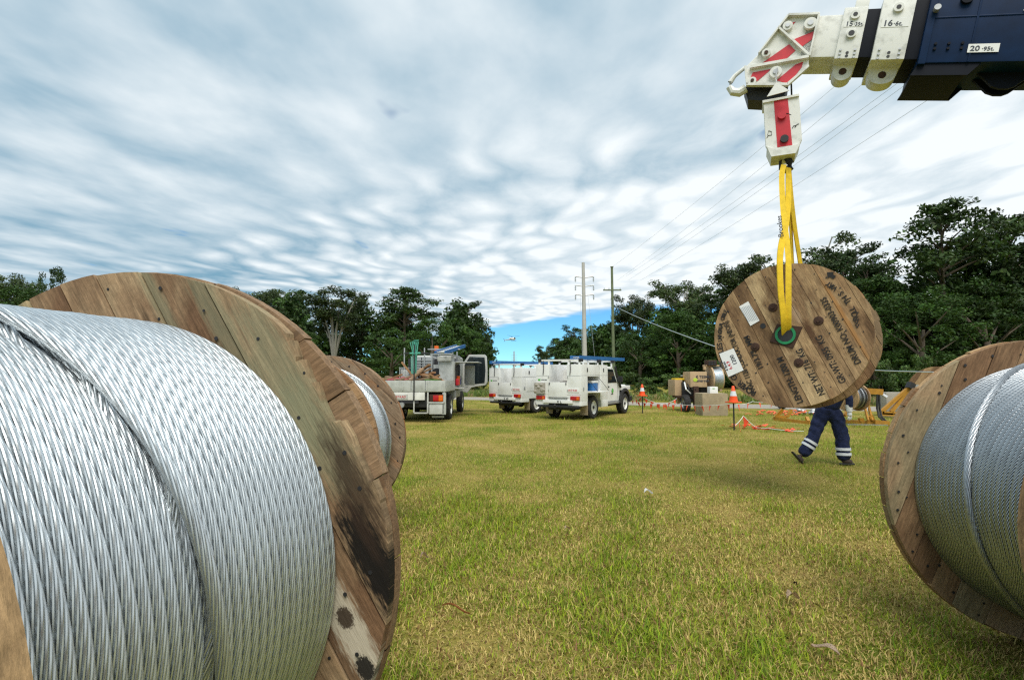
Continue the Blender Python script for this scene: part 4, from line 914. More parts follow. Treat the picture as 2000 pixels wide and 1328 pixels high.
def ute(label, loc, yaw, scale, tape, plate, open_locker, spare_bag):
    u_ = thing('utility_truck', label, 'utility truck', loc, -yaw, 'white utility trucks', scale)
    W = M['white']; wx = .92
    def b(name, m_, a, c, bev=.012, par=None): return box(name, m_, par or u_, a, c, bev)
    y0, y1 = -1.15, 1.25
    b('locker', W, (-wx, y0, .66), (-.36, y1, 2.0), .02)
    if open_locker:   # right locker opened: shell built round the hole
        rl = b('locker', W, (.36, y0, .66), (wx, -.60, 2.0), .015)
        b('locker_front', W, (.36, .52, .66), (wx, y1, 2.0), .015, rl); b('locker_top', W, (.36, -.6, 1.56), (wx-.002, .52, 1.998), .008, rl)
        b('locker_floor', W, (.36, -.6, .95), (wx-.002, .52, 1.02), .005, rl); b('locker_back', M['grey_metal'], (.36, -.6, 1.02), (.42, .52, 1.56), 0, rl)
        d = b('locker_door', W, (wx, -.58, .985), (wx+.42, .50, 1.015), .006)
        for yy in (-.55, .47): MB().cyl((wx-.02, yy, 1.5), (wx+.38, yy, 1.02), .009, n=6).build('door_strut', M['dark'], d)
        ck = tag(MB().box((.5, -.05, 1.022), (.86, .45, 1.32), .03).build('cool_box', M['ladder'], None), 'blue cool box with a white lid in the open locker', 'cool box')
        li = MB().box((.49, -.06, 1.32), (.87, .46, 1.40), .02).build('lid', W, ck)
        bag = tag(MB().sphere((.66, -.36, 1.16), .15, (1, .9, .9), 12).build('tool_bag', M['bark'], None), 'dark canvas tool bag in the open locker', 'bag')
        for o in (ck, bag): o.location = u_.location; o.rotation_euler = u_.rotation_euler; o.scale = u_.scale
    else:
        rl = b('locker', W, (.36, y0, .66), (wx, y1, 2.0), .02)
        b('locker_door', W, (wx-.002, -.82, .98), (wx+.012, .55, 1.52), .006); b('locker_door', W, (wx-.002, .58, .98), (wx+.012, 1.2, 1.52), .006)
    for yy, zz in ((-.62, 1.80), (.85, 1.80)): b('latch', M['dark'], (wx, yy-.035, zz-.07), (wx+.012, yy+.035, zz+.07), .006, rl)
    b('latch', M['grey_metal'], (wx, -1.0, 1.05), (wx+.014, -.92, 1.18), .006, rl)
    b('locker_seam', M['grey_metal'], (wx-.001, y0+.03, 1.60), (wx+.004, y1-.03, 1.607), 0, rl)
    b('skirt', W, (.40, .60, .40), (wx, y1, .68), .012); b('skirt', W, (-wx, .60, .40), (-.40, y1, .68), .012)
    b('skirt', W, (.40, y0, .52), (wx, -.62, .68), .012); b('skirt', W, (-wx, y0, .52), (-.40, -.62, .68), .012)
    b('tray_floor', M['tray'], (-.36, y0, .70), (.36, y1, .78), 0)
    tg = b('tailgate', W, (-.37, y0-.03, .82), (.37, y0+.01, 1.36), .012)
    for xx in (-.34, .34): b('latch', M['dark'], (xx-.015, y0-.05, 1.26), (xx+.015, y0-.028, 1.34), .003, tg)
    b('hinge_bar', M['grey_metal'], (-.42, y0-.04, .795), (.42, y0-.012, .81), 0, tg)
    for s in (-1, 1):
        b('rear_seam', M['grey_metal'], (s*.64-.27, y0-.0035, 1.585), (s*.64+.27, y0-.0005, 1.593), 0); b('rear_seam', M['grey_metal'], (s*.64-.27, y0-.0035, .905), (s*.64+.27, y0-.0005, .912), 0)
        for zz in (1.02, 1.5): b('hinge', M['grey_metal'], (s*.385-.012, y0-.012, zz), (s*.385+.012, y0-.001, zz+.07), .003)
    # rounded cargo hood between the lockers
    m_ = MB(); pts = [(-.36, 0, .78)]+[(.36*math.cos(math.pi-k*math.pi/10), 0, 1.55+.38*math.sin(k*math.pi/10)) for k in range(11)]+[(.36, 0, .78)]
    m_.prism([(x, .0, z) for x, _, z in pts], (0, 1.2, 0)).build('cargo_hood', M['white_dirty'], u_)
    bm_ = b('rear_beam', W, (-.6, y0-.06, .60), (.6, y0+.1, .72), .01); text_on(u_, tape, .13, M['ink'], (-.02, y0-.064, .615), (1, 0, 0), (0, 0, 1))
    for xx in (-.7, .7):
        tl = b('tail_lamp', M['redlens'], (xx-.19, y0-.05, .72), (xx+.17, y0-.002, .86), .012); b('indicator', M['amber'], (xx+.06, y0-.054, .735), (xx+.155, y0-.049, .845), .002, tl)
    pl_ = b('number_plate', W, (.40, y0-.014, 1.0), (.84, y0-.002, 1.14), .004); text_on(u_, plate, .10, M['red'], (.425, y0-.0155, 1.035), (1, 0, 0), (0, 0, 1))
    b('rear_bumper', M['dark'], (-.85, y0-.02, .44), (.85, y0+.12, .53), .015); MB().cyl((0, y0-.05, .47), (0, y0-.28, .47), .035, n=10).build('tow_bar', M['dark'], u_); MB().sphere((0, y0-.26, .53), .05, n=10).build('tow_ball', M['dark'], u_)
    for xx in (-.72, .72): b('mud_flap', M['tanblock'], (xx-.15, -.50, .16), (xx+.15, -.485, .62), .003)
    b('chassis', M['dark'], (-.42, y0+.05, .42), (.42, 3.6, .64), .02); b('underbody_shade', M['dark'], (-.62, .45, .36), (.62, 2.6, .60), .04); b('fuel_tank', M['dark'], (-.5, -1.0, .34), (.5, -.3, .62), .05); MB().cyl((-.75, 0, .40), (.75, 0, .40), .07, n=12).build('axle', M['dark'], u_); MB().sphere((0, 0, .4), .17, n=12).build('differential', M['dark'], u_); MB().cyl((-.75, 3.18, .40), (.75, 3.18, .40), .06, n=12).build('axle', M['dark'], u_)  # dark box under the body is added to deepen the shade there
    for xx in (-.76, .76):
        for yy in (0, 3.18): put_wheel(u_, (xx, yy, .42), UW, xx < 0)
    # cab
    prof = [(1.27, .55), (2.75, .55), (2.75, 1.22), (2.55, 1.30), (2.05, 1.93), (1.35, 1.95), (1.27, 1.85)]
    cab = MB().prism([(-.82, y, z) for y, z in prof], (1.64, 0, 0), bevel=.03).build('cab', W, u_)
    for s in (-1, 1):
        MB().prism([(s*.822, 1.50, 1.30), (s*.822, 2.42, 1.30), (s*.822, 2.02, 1.83), (s*.822, 1.50, 1.85)], (s*.006, 0, 0)).build('side_window', M['glass'], cab, sm=0)
        b('door_seam', M['dark'], (s*.822, 1.43, .62), (s*.826, 1.44, 1.88), 0, cab); b('door_seam', M['dark'], (s*.822, 2.52, .62), (s*.826, 2.53, 1.30), 0, cab); b('door_handle', M['dark'], (s*.822, 1.50, 1.12), (s*.84, 1.62, 1.17), .004, cab)
        b('mirror', M['dark'], (s*.84, 2.42, 1.32), (s*1.06, 2.50, 1.56), .02, cab); b('sill', M['grey_metal'], (s*.75, 1.27, .46), (s*.85, 2.72, .56), .01, cab)
    MB().prism([(-.72, 2.50, 1.37), (.72, 2.50, 1.37), (.68, 2.10, 1.88), (-.68, 2.10, 1.88)], (0, .02, .02)).build('windscreen', M['glass'], cab, sm=0)
    b('rear_window', M['glass'], (-.6, 1.262, 1.35), (.6, 1.268, 1.8), 0, cab)
    b('bonnet', W, (-.66, 2.72, .75), (.66, 3.86, 1.20), .05); b('grille', M['dark'], (-.6, 3.86, .72), (.6, 3.90, 1.1), .01); b('front_bumper', M['dark'], (-.88, 3.85, .50), (.88, 4.05, .70), .03)
    for s in (-1, 1):
        arc = [(3.18+.56*math.cos(math.pi*k/12), .46+.60*math.sin(math.pi*k/12)) for k in range(13)]; arc2 = [(3.18+.47*math.cos(math.pi*(12-k)/12), .46+.48*math.sin(math.pi*(12-k)/12)) for k in range(13)]
        MB().prism([(s*.66, y, z) for y, z in arc+arc2], (s*.26, 0, 0)).build('fender_flare', M['rubber'] if s > 0 else W, u_, sm=0)
        b('fender', W, (s*.62, 2.70, .98), (s*.86, 3.88, 1.16), .03); b('headlamp', M['reflect'], (s*.5, 3.88, .86), (s*.62, 3.91, 1.02), .01)
    MB().tube([(.86, 2.75, 1.10), (.88, 2.62, 1.25), (.84, 2.40, 1.60), (.82, 2.28, 1.95)], .045, 8).build('snorkel', M['dark'], u_)
    MB().sphere((.838, 1.95, .98), .1, (.05, 1, 1), 12).build('door_emblem', M['logogreen'], u_); text_on(u_, 'energex', .07, M['text_dark'], (.832, 1.80, .84), (0, 1, 0), (0, 0, 1)); text_on(u_, 'energex', .075, M['text_dark'], (-.70, y0-.003, 1.42), (1, 0, 0), (0, 0, 1)); b('emblem', M['logogreen'], (-.83, y0-.004, 1.40), (-.73, y0-.001, 1.47), .001)
    # rack
    for yy in (-1.05, .55, 1.9):
        rk = b('rack_bar', M['white'], (-.80, yy-.04, 2.12), (.86, yy+.04, 2.18), .01)
        for xx in (-.86, .80): b('bar_end', M['dark'], (xx, yy-.055, 2.09), (xx+.14, yy+.055, 2.2), .01, rk)
        for xx in (-.82, -.42, .42, .82): b('rack_post', W, (xx-.03, yy-.03, 1.9 if yy < 1.5 else 1.9), (xx+.03, yy+.03, 2.13), .006, rk)
    for xx, z in ((-.60, 1.93), (.5, 1.93)): MB().tube([(xx, y0-.02, 2.14), (xx+.02, y0-.03, 1.85), (xx-.01, y0-.02, 1.62)], .014, 6).build('hanging_strap', M['dark'], u_)
    if spare_bag:
        bg = MB().box((-.94, y0-.12, .92), (-.52, y0-.005, 1.34), .04)
        for k in range(7): bg.sphere((rnd.uniform(-.9, -.56), y0-.11, rnd.uniform(.98, 1.3)), .07, (1.2, .5, .8), 8)
        o = tag(bg.build('canvas_bag', M['concrete']), 'crumpled canvas bag strapped to the back left corner of the nearer utility', 'bag'); o.location = u_.location; o.rotation_euler = u_.rotation_euler; o.scale = u_.scale
        g = MB()
        for k in range(9): g.box((rnd.uniform(.02, .1), -1.0, 1.22+.02*k), (.33, -.4, 1.24+.02*k), .006, Matrix.Rotation(rnd.uniform(-.06, .06), 4, 'Z'))
        o = tag(g.build('sack_bundle', M['bark']), 'dark bundle of sacks peeking over the tailgate of the nearer utility', 'bundle'); o.location = u_.location; o.rotation_euler = u_.rotation_euler; o.scale = u_.scale
    return u_
def ladder(label, ref, a, b, group='blue ladders'):
    l = thing('ladder', label, 'ladder', ref.location, ref.rotation_euler.z, group, ref.scale[0])
    (x0, y0, z0), (x1, y1, z1) = a, b; d = Vector((x1-x0, y1-y0, z1-z0)); side = Vector((.36, 0, 0)); A_ = Vector(a)
    for s in (0, 1):
        q = A_+side*s; MB().tube([q, q+d], 0, flat=(.05, .13, (1, 0, 0))).build('rail', M['ladder'], l, sm=0)
    n = int(d.length/.3)
    for k in range(n): q = A_+d*((k+.5)/n); MB().cyl(q, q+side, .018, n=8).build('rung', M['tray'], l)
    return l
u1 = ute('nearer white utility with its side locker open and a blue ladder on the roof', (2.21, 19.75, 0), .572, .965, 'X L', '817·R40', True, True)
ladder('long blue ladder over the cab of the nearer utility', u1, (.42, -.95, 2.25), (.42, 3.4, 2.27)); 
u2 = ute('white utility partly hidden, parked between the truck and the nearer utility', (.37, 22.6, 0), .66, .92, 'K 40', '457·KAD', False, False)
ladder('blue ladder on the rack of the half-hidden utility', u2, (-.75, -1.3, 2.25), (-.75, 3.2, 2.27))

def truck():
    T = thing('flatbed_truck', 'old flatbed truck with silver tray, loaded with scrap timber, door open', 'truck', (-3.22, 19.2, 0), -.03)
    W, A_ = mat('truck_paint', (.40, .40, .37), .5, 0, 0, 3, c2=(.58, .58, .55)), M['tray']
    def b(name, m_, a, c, bev=.01, par=None): return box(name, m_, par or T, a, c, bev)
    y0 = -1.5
    b('tray_floor', A_, (-1.08, y0, 1.0), (1.08, 2.2, 1.08), .01)
    for x0, x1 in ((-1.08, -.05), (-.04, .42), (.43, 1.08)): b('tailgate', A_, (x0, y0-.03, 1.02), (x1-.01, y0+.01, 1.38), .01)
    for xx in (-.9, -.35, .02, .45): b('gate_rib', A_, (xx, y0-.045, 1.04), (xx+.04, y0-.03, 1.36), .004)
    for s in (-1, 1): b('side_gate', A_, (s*1.08-.02, y0+.02, 1.02), (s*1.08+.02, .35, 1.38), .01)
    b('rear_crossbeam', M['white_dirty'], (-1.05, y0-.02, .74), (.40, y0+.10, 1.0), .012); pl_ = b('number_plate', W, (-.62, y0-.035, .78), (-.16, y0-.021, .93), .004)
    text_on(T, '457·KAD', .10, M['red'], (-.60, y0-.037, .815), (1, 0, 0), (0, 0, 1))
    b('tail_beam', M['dark'], (-1.0, y0, .62), (.2, y0+.12, .72), .01); MB().cyl((-.35, y0-.1, .58), (-.35, y0+.1, .58), .09, n=14).build('tow_coupling', M['grey_metal'], T)
    fr = b('lamp_frame', W, (.48, y0-.03, .62), (.53, y0+.0, 1.0), .004)
    for a, c in (((.03, .30), (.52, .34)), ((.03, .30), (.07, 1.0)), ((.48, .30), (.53, .64)), ((.50, .64), (1.06, .68)), ((1.02, .64), (1.06, 1.0))): b('lamp_frame_bar', W, (a[0], y0-.03, a[1]), (c[0], y0, c[1]), .003, fr)
    tl = b('tail_lamp', M['redlens'], (.68, y0-.04, .71), (.86, y0-.005, .90), .008); b('indicator', M['amber'], (.862, y0-.04, .71), (1.0, y0-.005, .90), .006, tl); b('lamp_backing', M['rust'], (.56, y0-.012, .69), (1.02, y0-.003, .93), .003, tl)
    b('tool_tray', W, (.55, y0, .28), (1.05, y0+.4, .62), .012); b('mud_flap', A_, (.98, y0+.0, .27), (1.1, y0+.03, .98), .004)
    b('step', A_, (.58, y0+.35, .14), (.98, y0+.38, .2), .004)
    b('chassis', M['dark'], (-.5, y0+.1, .5), (.5, 5.0, .85), .02); b('underbody_shade', M['dark'], (-.55, .5, .28), (.55, 3.0, .52), .05); b('spare_carrier', M['dark'], (-.9, .9, .38), (-.56, 2.2, .98), .04)  # low dark box between the wheels is added to blacken the shade
    b('headboard', M['dark'], (-1.0, 2.22, 1.08), (1.0, 2.27, 2.2), .01); b('gear_case', M['dark'], (.05, .9, 1.1), (.34, 1.25, 1.75), .02); b('gear_case', M['grey_metal'], (-.15, .75, 1.1), (.1, 1.05, 1.85), .02); MB().cyl((.40, .75, 1.62), (.40, .83, 1.62), .19, n=20).build('cable_reel', M['dark'], T)
    b('white_bin', W, (-1.02, 1.1, 1.1), (-.76, 1.45, 1.75), .02); b('mast_beam', M['grey_metal'], (.28, .02, 2.24), (.34, 2.2, 2.30), .006); b('mast_beam', M['grey_metal'], (1.03, .02, 2.24), (1.09, 2.2, 2.30), .006); b('crate', M['tray'], (.5, .3, 2.06), (1.0, 1.2, 2.24), .015)
    for k in range(6): b('slat', M['grey_metal'], (-.7+.03*k, 1.46, 1.6+.1*k), (.1, 1.49, 1.625+.1*k), .003)
    tw = make_wheel(.43, .24, M['white'])
    for xx in (-.95, -.68, .68, .95): put_wheel(T, (xx, 0, .43), tw, xx < 0)
    for xx in (-.92, .92): put_wheel(T, (xx, 3.6, .43), tw, xx < 0)
    MB().cyl((-.9, 0, .43), (.9, 0, .43), .09, n=12).build('axle', M['dark'], T); MB().cyl((.62, 1.6, .6), (.62, 2.4, .6), .2, n=20).build('fuel_tank', M['grey_metal'], T)
    # lockers and headboard at the front of the tray
    lk = b('side_locker', A_, (.55, .4, 1.08), (1.08, 2.2, 2.05), .015)
    b('locker_lid', A_, (1.06, .75, 2.02), (1.95, 2.1, 2.05), .008); b('locker_mouth', M['dark'], (1.07, .80, 1.15), (1.092, 2.15, 1.95), 0, lk)
    for k in range(4): b('shelf_item', (M['red'], M['amber'], M['ladder'], M['grey_metal'])[k], (1.08, .9+.28*k, 1.18), (1.2, 1.1+.28*k, 1.42+.1*(k % 2)), .02, lk)
    b('inner_door', M['grey_metal'], (1.30, 2.12, 1.15), (1.68, 2.17, 1.92), .01); b('bottom_flap', W, (1.08, .8, 1.06), (1.42, 2.1, 1.09), .006)
    b('under_locker', M['grey_metal'], (.80, .9, .72), (1.10, 2.2, .98), .012); b('rear_locker', A_, (.18, 1.3, 1.08), (.53, 2.0, 1.95), .012)
    cg = b('mesh_cage', M['grey_metal'], (-1.06, 1.0, 1.08), (-1.03, 2.1, 1.85), .004)
    for k in range(9): b('cage_bar', M['grey_metal'], (-1.04+.11*k, .98, 1.08), (-1.025+.11*k, .995, 1.85), 0, cg)
    for k in range(6): b('cage_bar', M['grey_metal'], (-1.04, .97, 1.2+.12*k), (-.13, .98, 1.212+.12*k), 0, cg)
    for x0 in (-.72, -.3): b('checker_box', M['grey_metal'], (x0, 1.5, 1.55), (x0+.38, 2.1, 2.25), .01)
    for xx in (-.98, -.2, .35, .9, 1.06):
        b('rack_post', M['grey_metal'], (xx-.02, 1.45, 1.08), (xx+.02, 1.49, 2.6 if xx in (-.98, -.2) else 2.45), .004)
    b('rack_bar', M['dark'], (-.98, 1.44, 2.36), (.0, 1.5, 2.42), .01); b('rack_bar', M['grey_metal'], (.30, .0, 2.28), (1.1, .05, 2.33), .008); b('rack_bar', M['grey_metal'], (-.2, 2.1, 2.55), (1.1, 2.15, 2.6), .008)
    b('rack_post', M['grey_metal'], (.33, .0, 1.08), (.37, .04, 2.3), .004); b('rack_post', M['dark'], (.03, y0-.06, .72), (.07, y0-.03, 2.55), .004)
    for k in range(5): b('mesh_screen_bar', M['grey_metal'], (.36, 1.40, 1.95+.06*k), (1.04, 1.41, 1.965+.06*k), 0)
    # cab
    prof = [(2.35, .75), (4.55, .75), (4.6, 1.6), (4.3, 2.30), (2.45, 2.34), (2.35, 2.2)]
    cab = MB().prism([(-.92, y, z) for y, z in prof], (1.86, 0, 0), bevel=.05).build('cab', W, T)
    b('rear_window', M['glass'], (-.8, 2.342, 1.65), (.8, 2.352, 2.2), 0, cab)
    bc = MB().cyl((.12, 2.3, 2.52), (.12, 2.3, 2.72), .1, .085, n=16).build('beacon', M['amber'], T)
    # open door, hinged at its front edge
    dr = MB(); H = [(0, .85), (.22, .80), (.40, 1.02), (.58, 1.06), (1.02, 1.12), (1.10, 1.25), (1.10, 1.75), (1.06, 2.32), (.98, 2.40), (.28, 2.40), (0, 2.0)]
    DM = Matrix.Translation((1.02, 3.5, 0)) @ Matrix.Rotation(R_(-12), 4, 'Z')
    d = MB().prism([(x, 0, z) for x, z in H], (0, .06, 0), bevel=.015, M=DM).build('open_door', W, T, sm=0)
    G_ = [(.10, 1.20), (.40, 1.16), (.98, 1.22), (1.02, 1.75), (.98, 2.28), (.32, 2.32), (.10, 1.98)]
    MB().prism([(x, -.004, z) for x, z in G_], (0, -.006, 0), M=DM).build('door_trim', M['glass'], d, sm=0)
    b('mirror', M['dark'], (1.05, 4.4, 1.5), (1.28, 4.48, 2.0), .02)
    return T
tk = truck()
ladder('blue and white ladder sloping over the truck cab', tk, (.45, .1, 2.36), (.75, 3.6, 2.78))
# load on the tray: each board is its own thing
tl0 = Vector(tk.location)
for i, (x, y, z, ln_, rz, ry, c) in enumerate([(-.5, -.9, 1.42, 1.3, .4, -.25, 0), (-.2, -.7, 1.5, 1.4, .2, -.42, 1), (-.75, -.6, 1.42, 1.0, -.5, .15, 2), (.1, -.8, 1.40, 1.1, -.3, -.1, 0), (.35, -1.0, 1.42, .9, .3, -.3, 1), (.6, -.7, 1.45, 1.0, -.2, .35, 2), (-.35, -.3, 1.62, 1.0, .1, .9, 0), (-.6, -1.1, 1.40, 1.2, -.1, .05, 1), (.0, -1.2, 1.40, 1.0, .15, -.12, 2), (.75, -1.1, 1.4, .7, .5, .5, 0), (-.1, -.5, 1.6, 1.2, -.35, -.55, 1), (-.3, -1.0, 1.48, .9, .8, -.2, 2), (.2, -.6, 1.5, 1.0, -.7, -.3, 0), (-.85, -.9, 1.46, .7, .3, -.35, 0), (.5, -1.15, 1.5, .8, -.5, .2, 2), (-.05, -1.0, 1.55, .8, 1.0, -.6, 2)]):
    ww = ('lowest reddish board', 'steep brown board', 'dark weathered board')[c]
    lab = ['split board lying lowest at the left of the truck load', 'steep leaning board in the middle of the truck load', 'short board behind the left end of the truck load', 'flat board in the middle of the truck load', 'board leaning towards the right of the truck load', 'dark board rising at the right of the truck load', 'nearly upright board at the top of the truck load', 'long flat board along the tailgate of the truck', 'front board resting on the tailgate of the truck', 'short dark board at the far right of the truck load', 'upper slanting board behind the truck load', 'dark board crossing the lower left of the truck load', 'broad tan board across the middle of the truck load', 'short tan board at the far left corner of the truck load', 'dark board lying over the right part of the truck load', 'short dark board tipped up near the hanging rope'][i]
    o = MB().box((-ln_/2, -.085, -.03), (ln_/2, .085, .03), .005).build('scrap_board', (wd_raw, wd_warm, wd_b)[c], None, tl0+Vector((x, y, z)), (0, ry, rz), sm=0); tag(o, lab, 'board', 'scrap boards on the truck')
rp = MB()
for k in range(9): 
    x = .02+.03*(k % 3-1); rp.tube([(x+.05*math.sin(k), -.02*k, 2.2), (x-.12+.03*k, -.015*k, 2.66), (x+.05+.01*k, -.02*k, 2.72), (x+.12-.02*k, -.02*k+.05, 2.55), (x+.02, -.03, 1.62+.03*k), (x-.06+.015*k, -.02*k, 1.60), (x-.08+.02*k, -.02*k, 2.2)], .013, 6, closed=True)
rp.tube([(-.12, .0, 2.28), (.05, -.2, 2.26), (.2, 0, 2.29), (.05, .06, 2.3)], .03, 6, closed=True)
tag(rp.build('rope_coil', M['rope'], None, tl0+Vector((-.05, -1.35, .0))), 'green rope hank hanging on a post over the truck tray', 'rope')
tp_ = MB()
for k in range(8): tp_.sphere((-.9+.09*k, -1.2+rnd.uniform(-.1, .1), 1.42+rnd.uniform(-.02, .05)), .1, (1.1, .9, .6), 10)
tag(tp_.build('red_hose', mat('red_rubber', (.28, .04, .05), .6), None, tl0+Vector((0, .1, -.02))), 'red hose bundle at the left corner of the truck tray', 'hose')
tag(MB().box((.32, -1.4, 1.385), (.85, -1.0, 1.42), .01).build('green_sheet', mat('green_plastic', (.10, .22, .04), .5), None, tl0), 'flat green plastic sheet on the right of the truck tray', 'sheet')

# ------------------------------------------------------------------ cones, bunting, machine, stand
def cone(px, py, H, lab1, lab2):
    b0 = G(px, py); ps = MB().cyl((0, 0, -.1), (0, 0, H+.06), .022, n=8).build('fence_post', M['dark'], None, b0); tag(ps, lab1, 'post', 'fence posts')
    c = thing('traffic_cone', lab2, 'traffic cone', b0+Vector((0, 0, H)), .3, 'traffic cones')
    MB().box((-.16, -.16, 0), (.16, .16, .03), .012).build('base', M['orange'], c)
    MB().lathe([(.125, .03), (.095, .19), (.0951, .191)], None, 24).build('lower_body', M['orange'], c); MB().lathe([(.096, .19), (.062, .33)], None, 24).build('reflective_collar', M['reflect'], c)
    MB().lathe([(.061, .33), (.033, .465), (.025, .475), (.0001, .475)], None, 24).build('upper_body', M['orange'], c); return b0+Vector((0, 0, H))
k1 = cone(1255, 807, .70, 'dark post under the farther traffic cone', 'farther traffic cone on a post behind the utility')
k2 = cone(1434, 840, .78, 'dark post under the nearer traffic cone', 'nearer traffic cone on a post left of the hanging drum')
def bunting(label, pts, nflag, size, sag=.05, skip=()):
    o = thing('bunting_line', label, 'bunting', pts[0], group='orange bunting lines'); o0 = Vector(pts[0]); pts = [Vector(q)-o0 for q in pts]; path = []
    for a, b in zip(pts[:-1], pts[1:]):
        for i in range(8): t = i/8; path.append(a.lerp(b, t)-Vector((0, 0, sag*4*t*(1-t))))
    path.append(pts[-1]); MB().tube(path, .007, 5).build('cord', M['paper'], o)
    for i in range(nflag):
        t = (i+.5)/nflag*(len(path)-1); k = int(t); q = path[k].lerp(path[min(k+1, len(path)-1)], t-k); d = (path[min(k+1, len(path)-1)]-path[k]).normalized(); s = size*rnd.uniform(.85, 1.1); w = rnd.uniform(-.6, .6)
        dn = Vector((w*.5, rnd.uniform(-.5, .5), -1)).normalized(); nrm = d.cross(dn).normalized()*.006
        mid = q+dn*s*.5+nrm*rnd.uniform(-5, 5)
        MB().prism([q-d*s*.42, q+d*s*.42, q+dn*s*rnd.uniform(.95, 1.2)], nrm).build('flag', M['flag'], o, sm=0)
kk = Vector((0, 0, -.03))
bunting('bunting from the farther cone down to the left behind the utility', [k1+kk, P(1232, 782, 23)], 3, .2)
bunting('bunting from the farther cone sagging to the tan machine', [k1+kk, P(1293, 789, 22), P(1322, 778, 22.5)], 6, .22)
bunting('straight bunting across the tan machine to the nearer cone', [P(1240, 784, 22.6), P(1330, 790, 20), k2+kk], 13, .21)
bunting('bunting from the nearer cone to the right behind the drum', [k2+kk, P(1470, 784, 17), P(1520, 783, 19)], 4, .2)
bunting('fallen bunting line running from the post to the right over the grass', [G(1436, 826, .5)*1+Vector((0, 0, -.05)), G(1452, 812, .38), G(1476, 834, .06), G(1500, 836, .05), G(1570, 842, .05)], 5, .3, .02)
for px, py, n, lab in ((1446, 836, 12, 'heap of fallen orange flags at the foot of the nearer post'), (1490, 838, 10, 'heap of fallen orange flags on the grass right of the post'), (1545, 842, 9, 'flat orange flags on the grass left of the walking person')):
    m = MB(); c = G(px, py)
    for i in range(n):
        a = rnd.uniform(0, 6.3); q = Vector((rnd.gauss(0, .22), rnd.gauss(0, .12), rnd.uniform(.02, .09))); s = rnd.uniform(.1, .2)
        m.prism([q, q+Vector((math.cos(a)*s, math.sin(a)*s, rnd.uniform(-.02, .06))), q+Vector((math.cos(a+1)*s, math.sin(a+1)*s, rnd.uniform(-.02, .06)))], (0, 0, .006))
    o = m.build('flag_heap', M['flag'], None, c, sm=0); tag(o, lab, 'flags', 'fallen flag heaps'); 
# tan cable tensioner
mo = P(1365, 728, 23); mo.z = 0
mach = thing('cable_tensioner', 'tan wheeled cable-pulling machine with a silver cable drum', 'machine', mo)
def zm(x, y): return (1220+x/6.667, 690+y/6.667)
def mbox(name, mt, x0, y0, x1, y1, Y, dep, bev=.015, par=None):
    a, b = P(*zm(x0, y1), Y)-mo, P(*zm(x1, y0), Y)-mo; return box(name, mt, par or mach, (a.x, a.y, a.z), (b.x, a.y+dep, b.z), bev)
T_ = M['tan']
mbox('engine_cabinet', T_, 655, 345, 752, 552, 23.3, 1.0); hb_ = mbox('control_box', T_, 857, 238, 1070, 440, 22.6, .9); mbox('box_side', T_, 840, 250, 856, 435, 22.7, .8)
mbox('frame_beam', M['rust'], 690, 555, 1300, 580, 23.1, .8); mbox('engine_block', M['dark'], 752, 370, 1080, 640, 23.2, 1.0, .04); mbox('support_leg', M['rust'], 905, 430, 965, 690, 22.5, .15); mbox('support_leg', T_, 688, 560, 718, 660, 23.4, .15)
mbox('yellow_bag', M['yellow'], 660, 325, 800, 348, 23.3, .6, .03); mbox('exhaust_pipe', M['grey_metal'], 735, 285, 850, 303, 23.6, .12, .02)
wx_ = P(*zm(795, 640), 22.7)-mo; wh = make_wheel(.36, .24, M['grey_metal'])
for dx in (0., 1.1): put_wheel(mach, (wx_.x+dx*.9, wx_.y+dx*.4, .36), wh, True)
bc0, bc1 = P(*zm(1105, 335), 22.9)-mo, P(*zm(1235, 335), 22.9)-mo
MB().cyl(bc0, bc1, .62*.78, n=48).build('bullwheel', M['alu'], mach)
for i in range(9):
    q = bc0.lerp(bc1, (i+.5)/9); MB().lathe([(.485, -.025), (.505, -.012), (.51, 0), (.505, .012), (.485, .025)], Matrix.Translation(q) @ Matrix.Rotation(R_(90), 4, 'Y'), 48).build('cable_turn', M['alu'], mach)
for q, r in ((bc0, .56), (bc1, .5)):
    MB().lathe([(r, -.03), (r, .03), (.1, .03), (.1, -.03)], Matrix.Translation(q) @ Matrix.Rotation(R_(90), 4, 'Y'), 48, closed=True).build('wheel_flange', T_, mach)
m = MB().prism([P(*zm(*q), 22.6)-mo for q in ((1225, 255), (1290, 240), (1300, 290), (1275, 345), (1270, 495), (1238, 495), (1235, 345))], (0, .2, 0)); m.build('guide_arm', T_, mach, sm=0)
mbox('mast', T_, 1035, 150, 1062, 215, 22.7, .15); mbox('mast_beam', T_, 1035, 150, 1235, 172, 22.7, .2); wd = mbox('weight_block', M['rust'], 1080, 88, 1200, 163, 22.6, .4)
for i in range(3):
    for j in range(2): a = P(*zm(1105+i*34, 115+j*28), 22.59)-mo; MB().box(a-Vector((.045, .01, .04)), a+Vector((.045, .012, .04)), .004).build('block_cavity', M['dark'], wd)
for i in range(4): MB().tube([P(*zm(780+40*i, 380+20*i), 22.9)-mo, P(*zm(800+40*i, 470), 22.5)-mo, P(*zm(860+30*i, 520+10*i), 22.6)-mo], .03, 6).build('hydraulic_hose', M['dark'] if i else M['paper'], mach)
a = P(*zm(928, 322), 22.59)-mo; text_on(mach, '€ TESMEC', .155, M['text_dark'], a, (1, 0, 0), (0, 0, 1)); a = P(*zm(932, 372), 22.59)-mo; text_on(mach, 'energex', .17, M['text_dark'], a, (1, 0, 0), (0, 0, 1)); a = P(*zm(920, 345), 22.59)-mo; MB().sphere(a, .1, (1, .05, .8), 10).build('emblem', mat('logo_lime', (.45, .6, .05), .5), mach)
a, b = P(*zm(1018, 810), 20.6), P(*zm(1342, 522), 20.6); a.z = 0
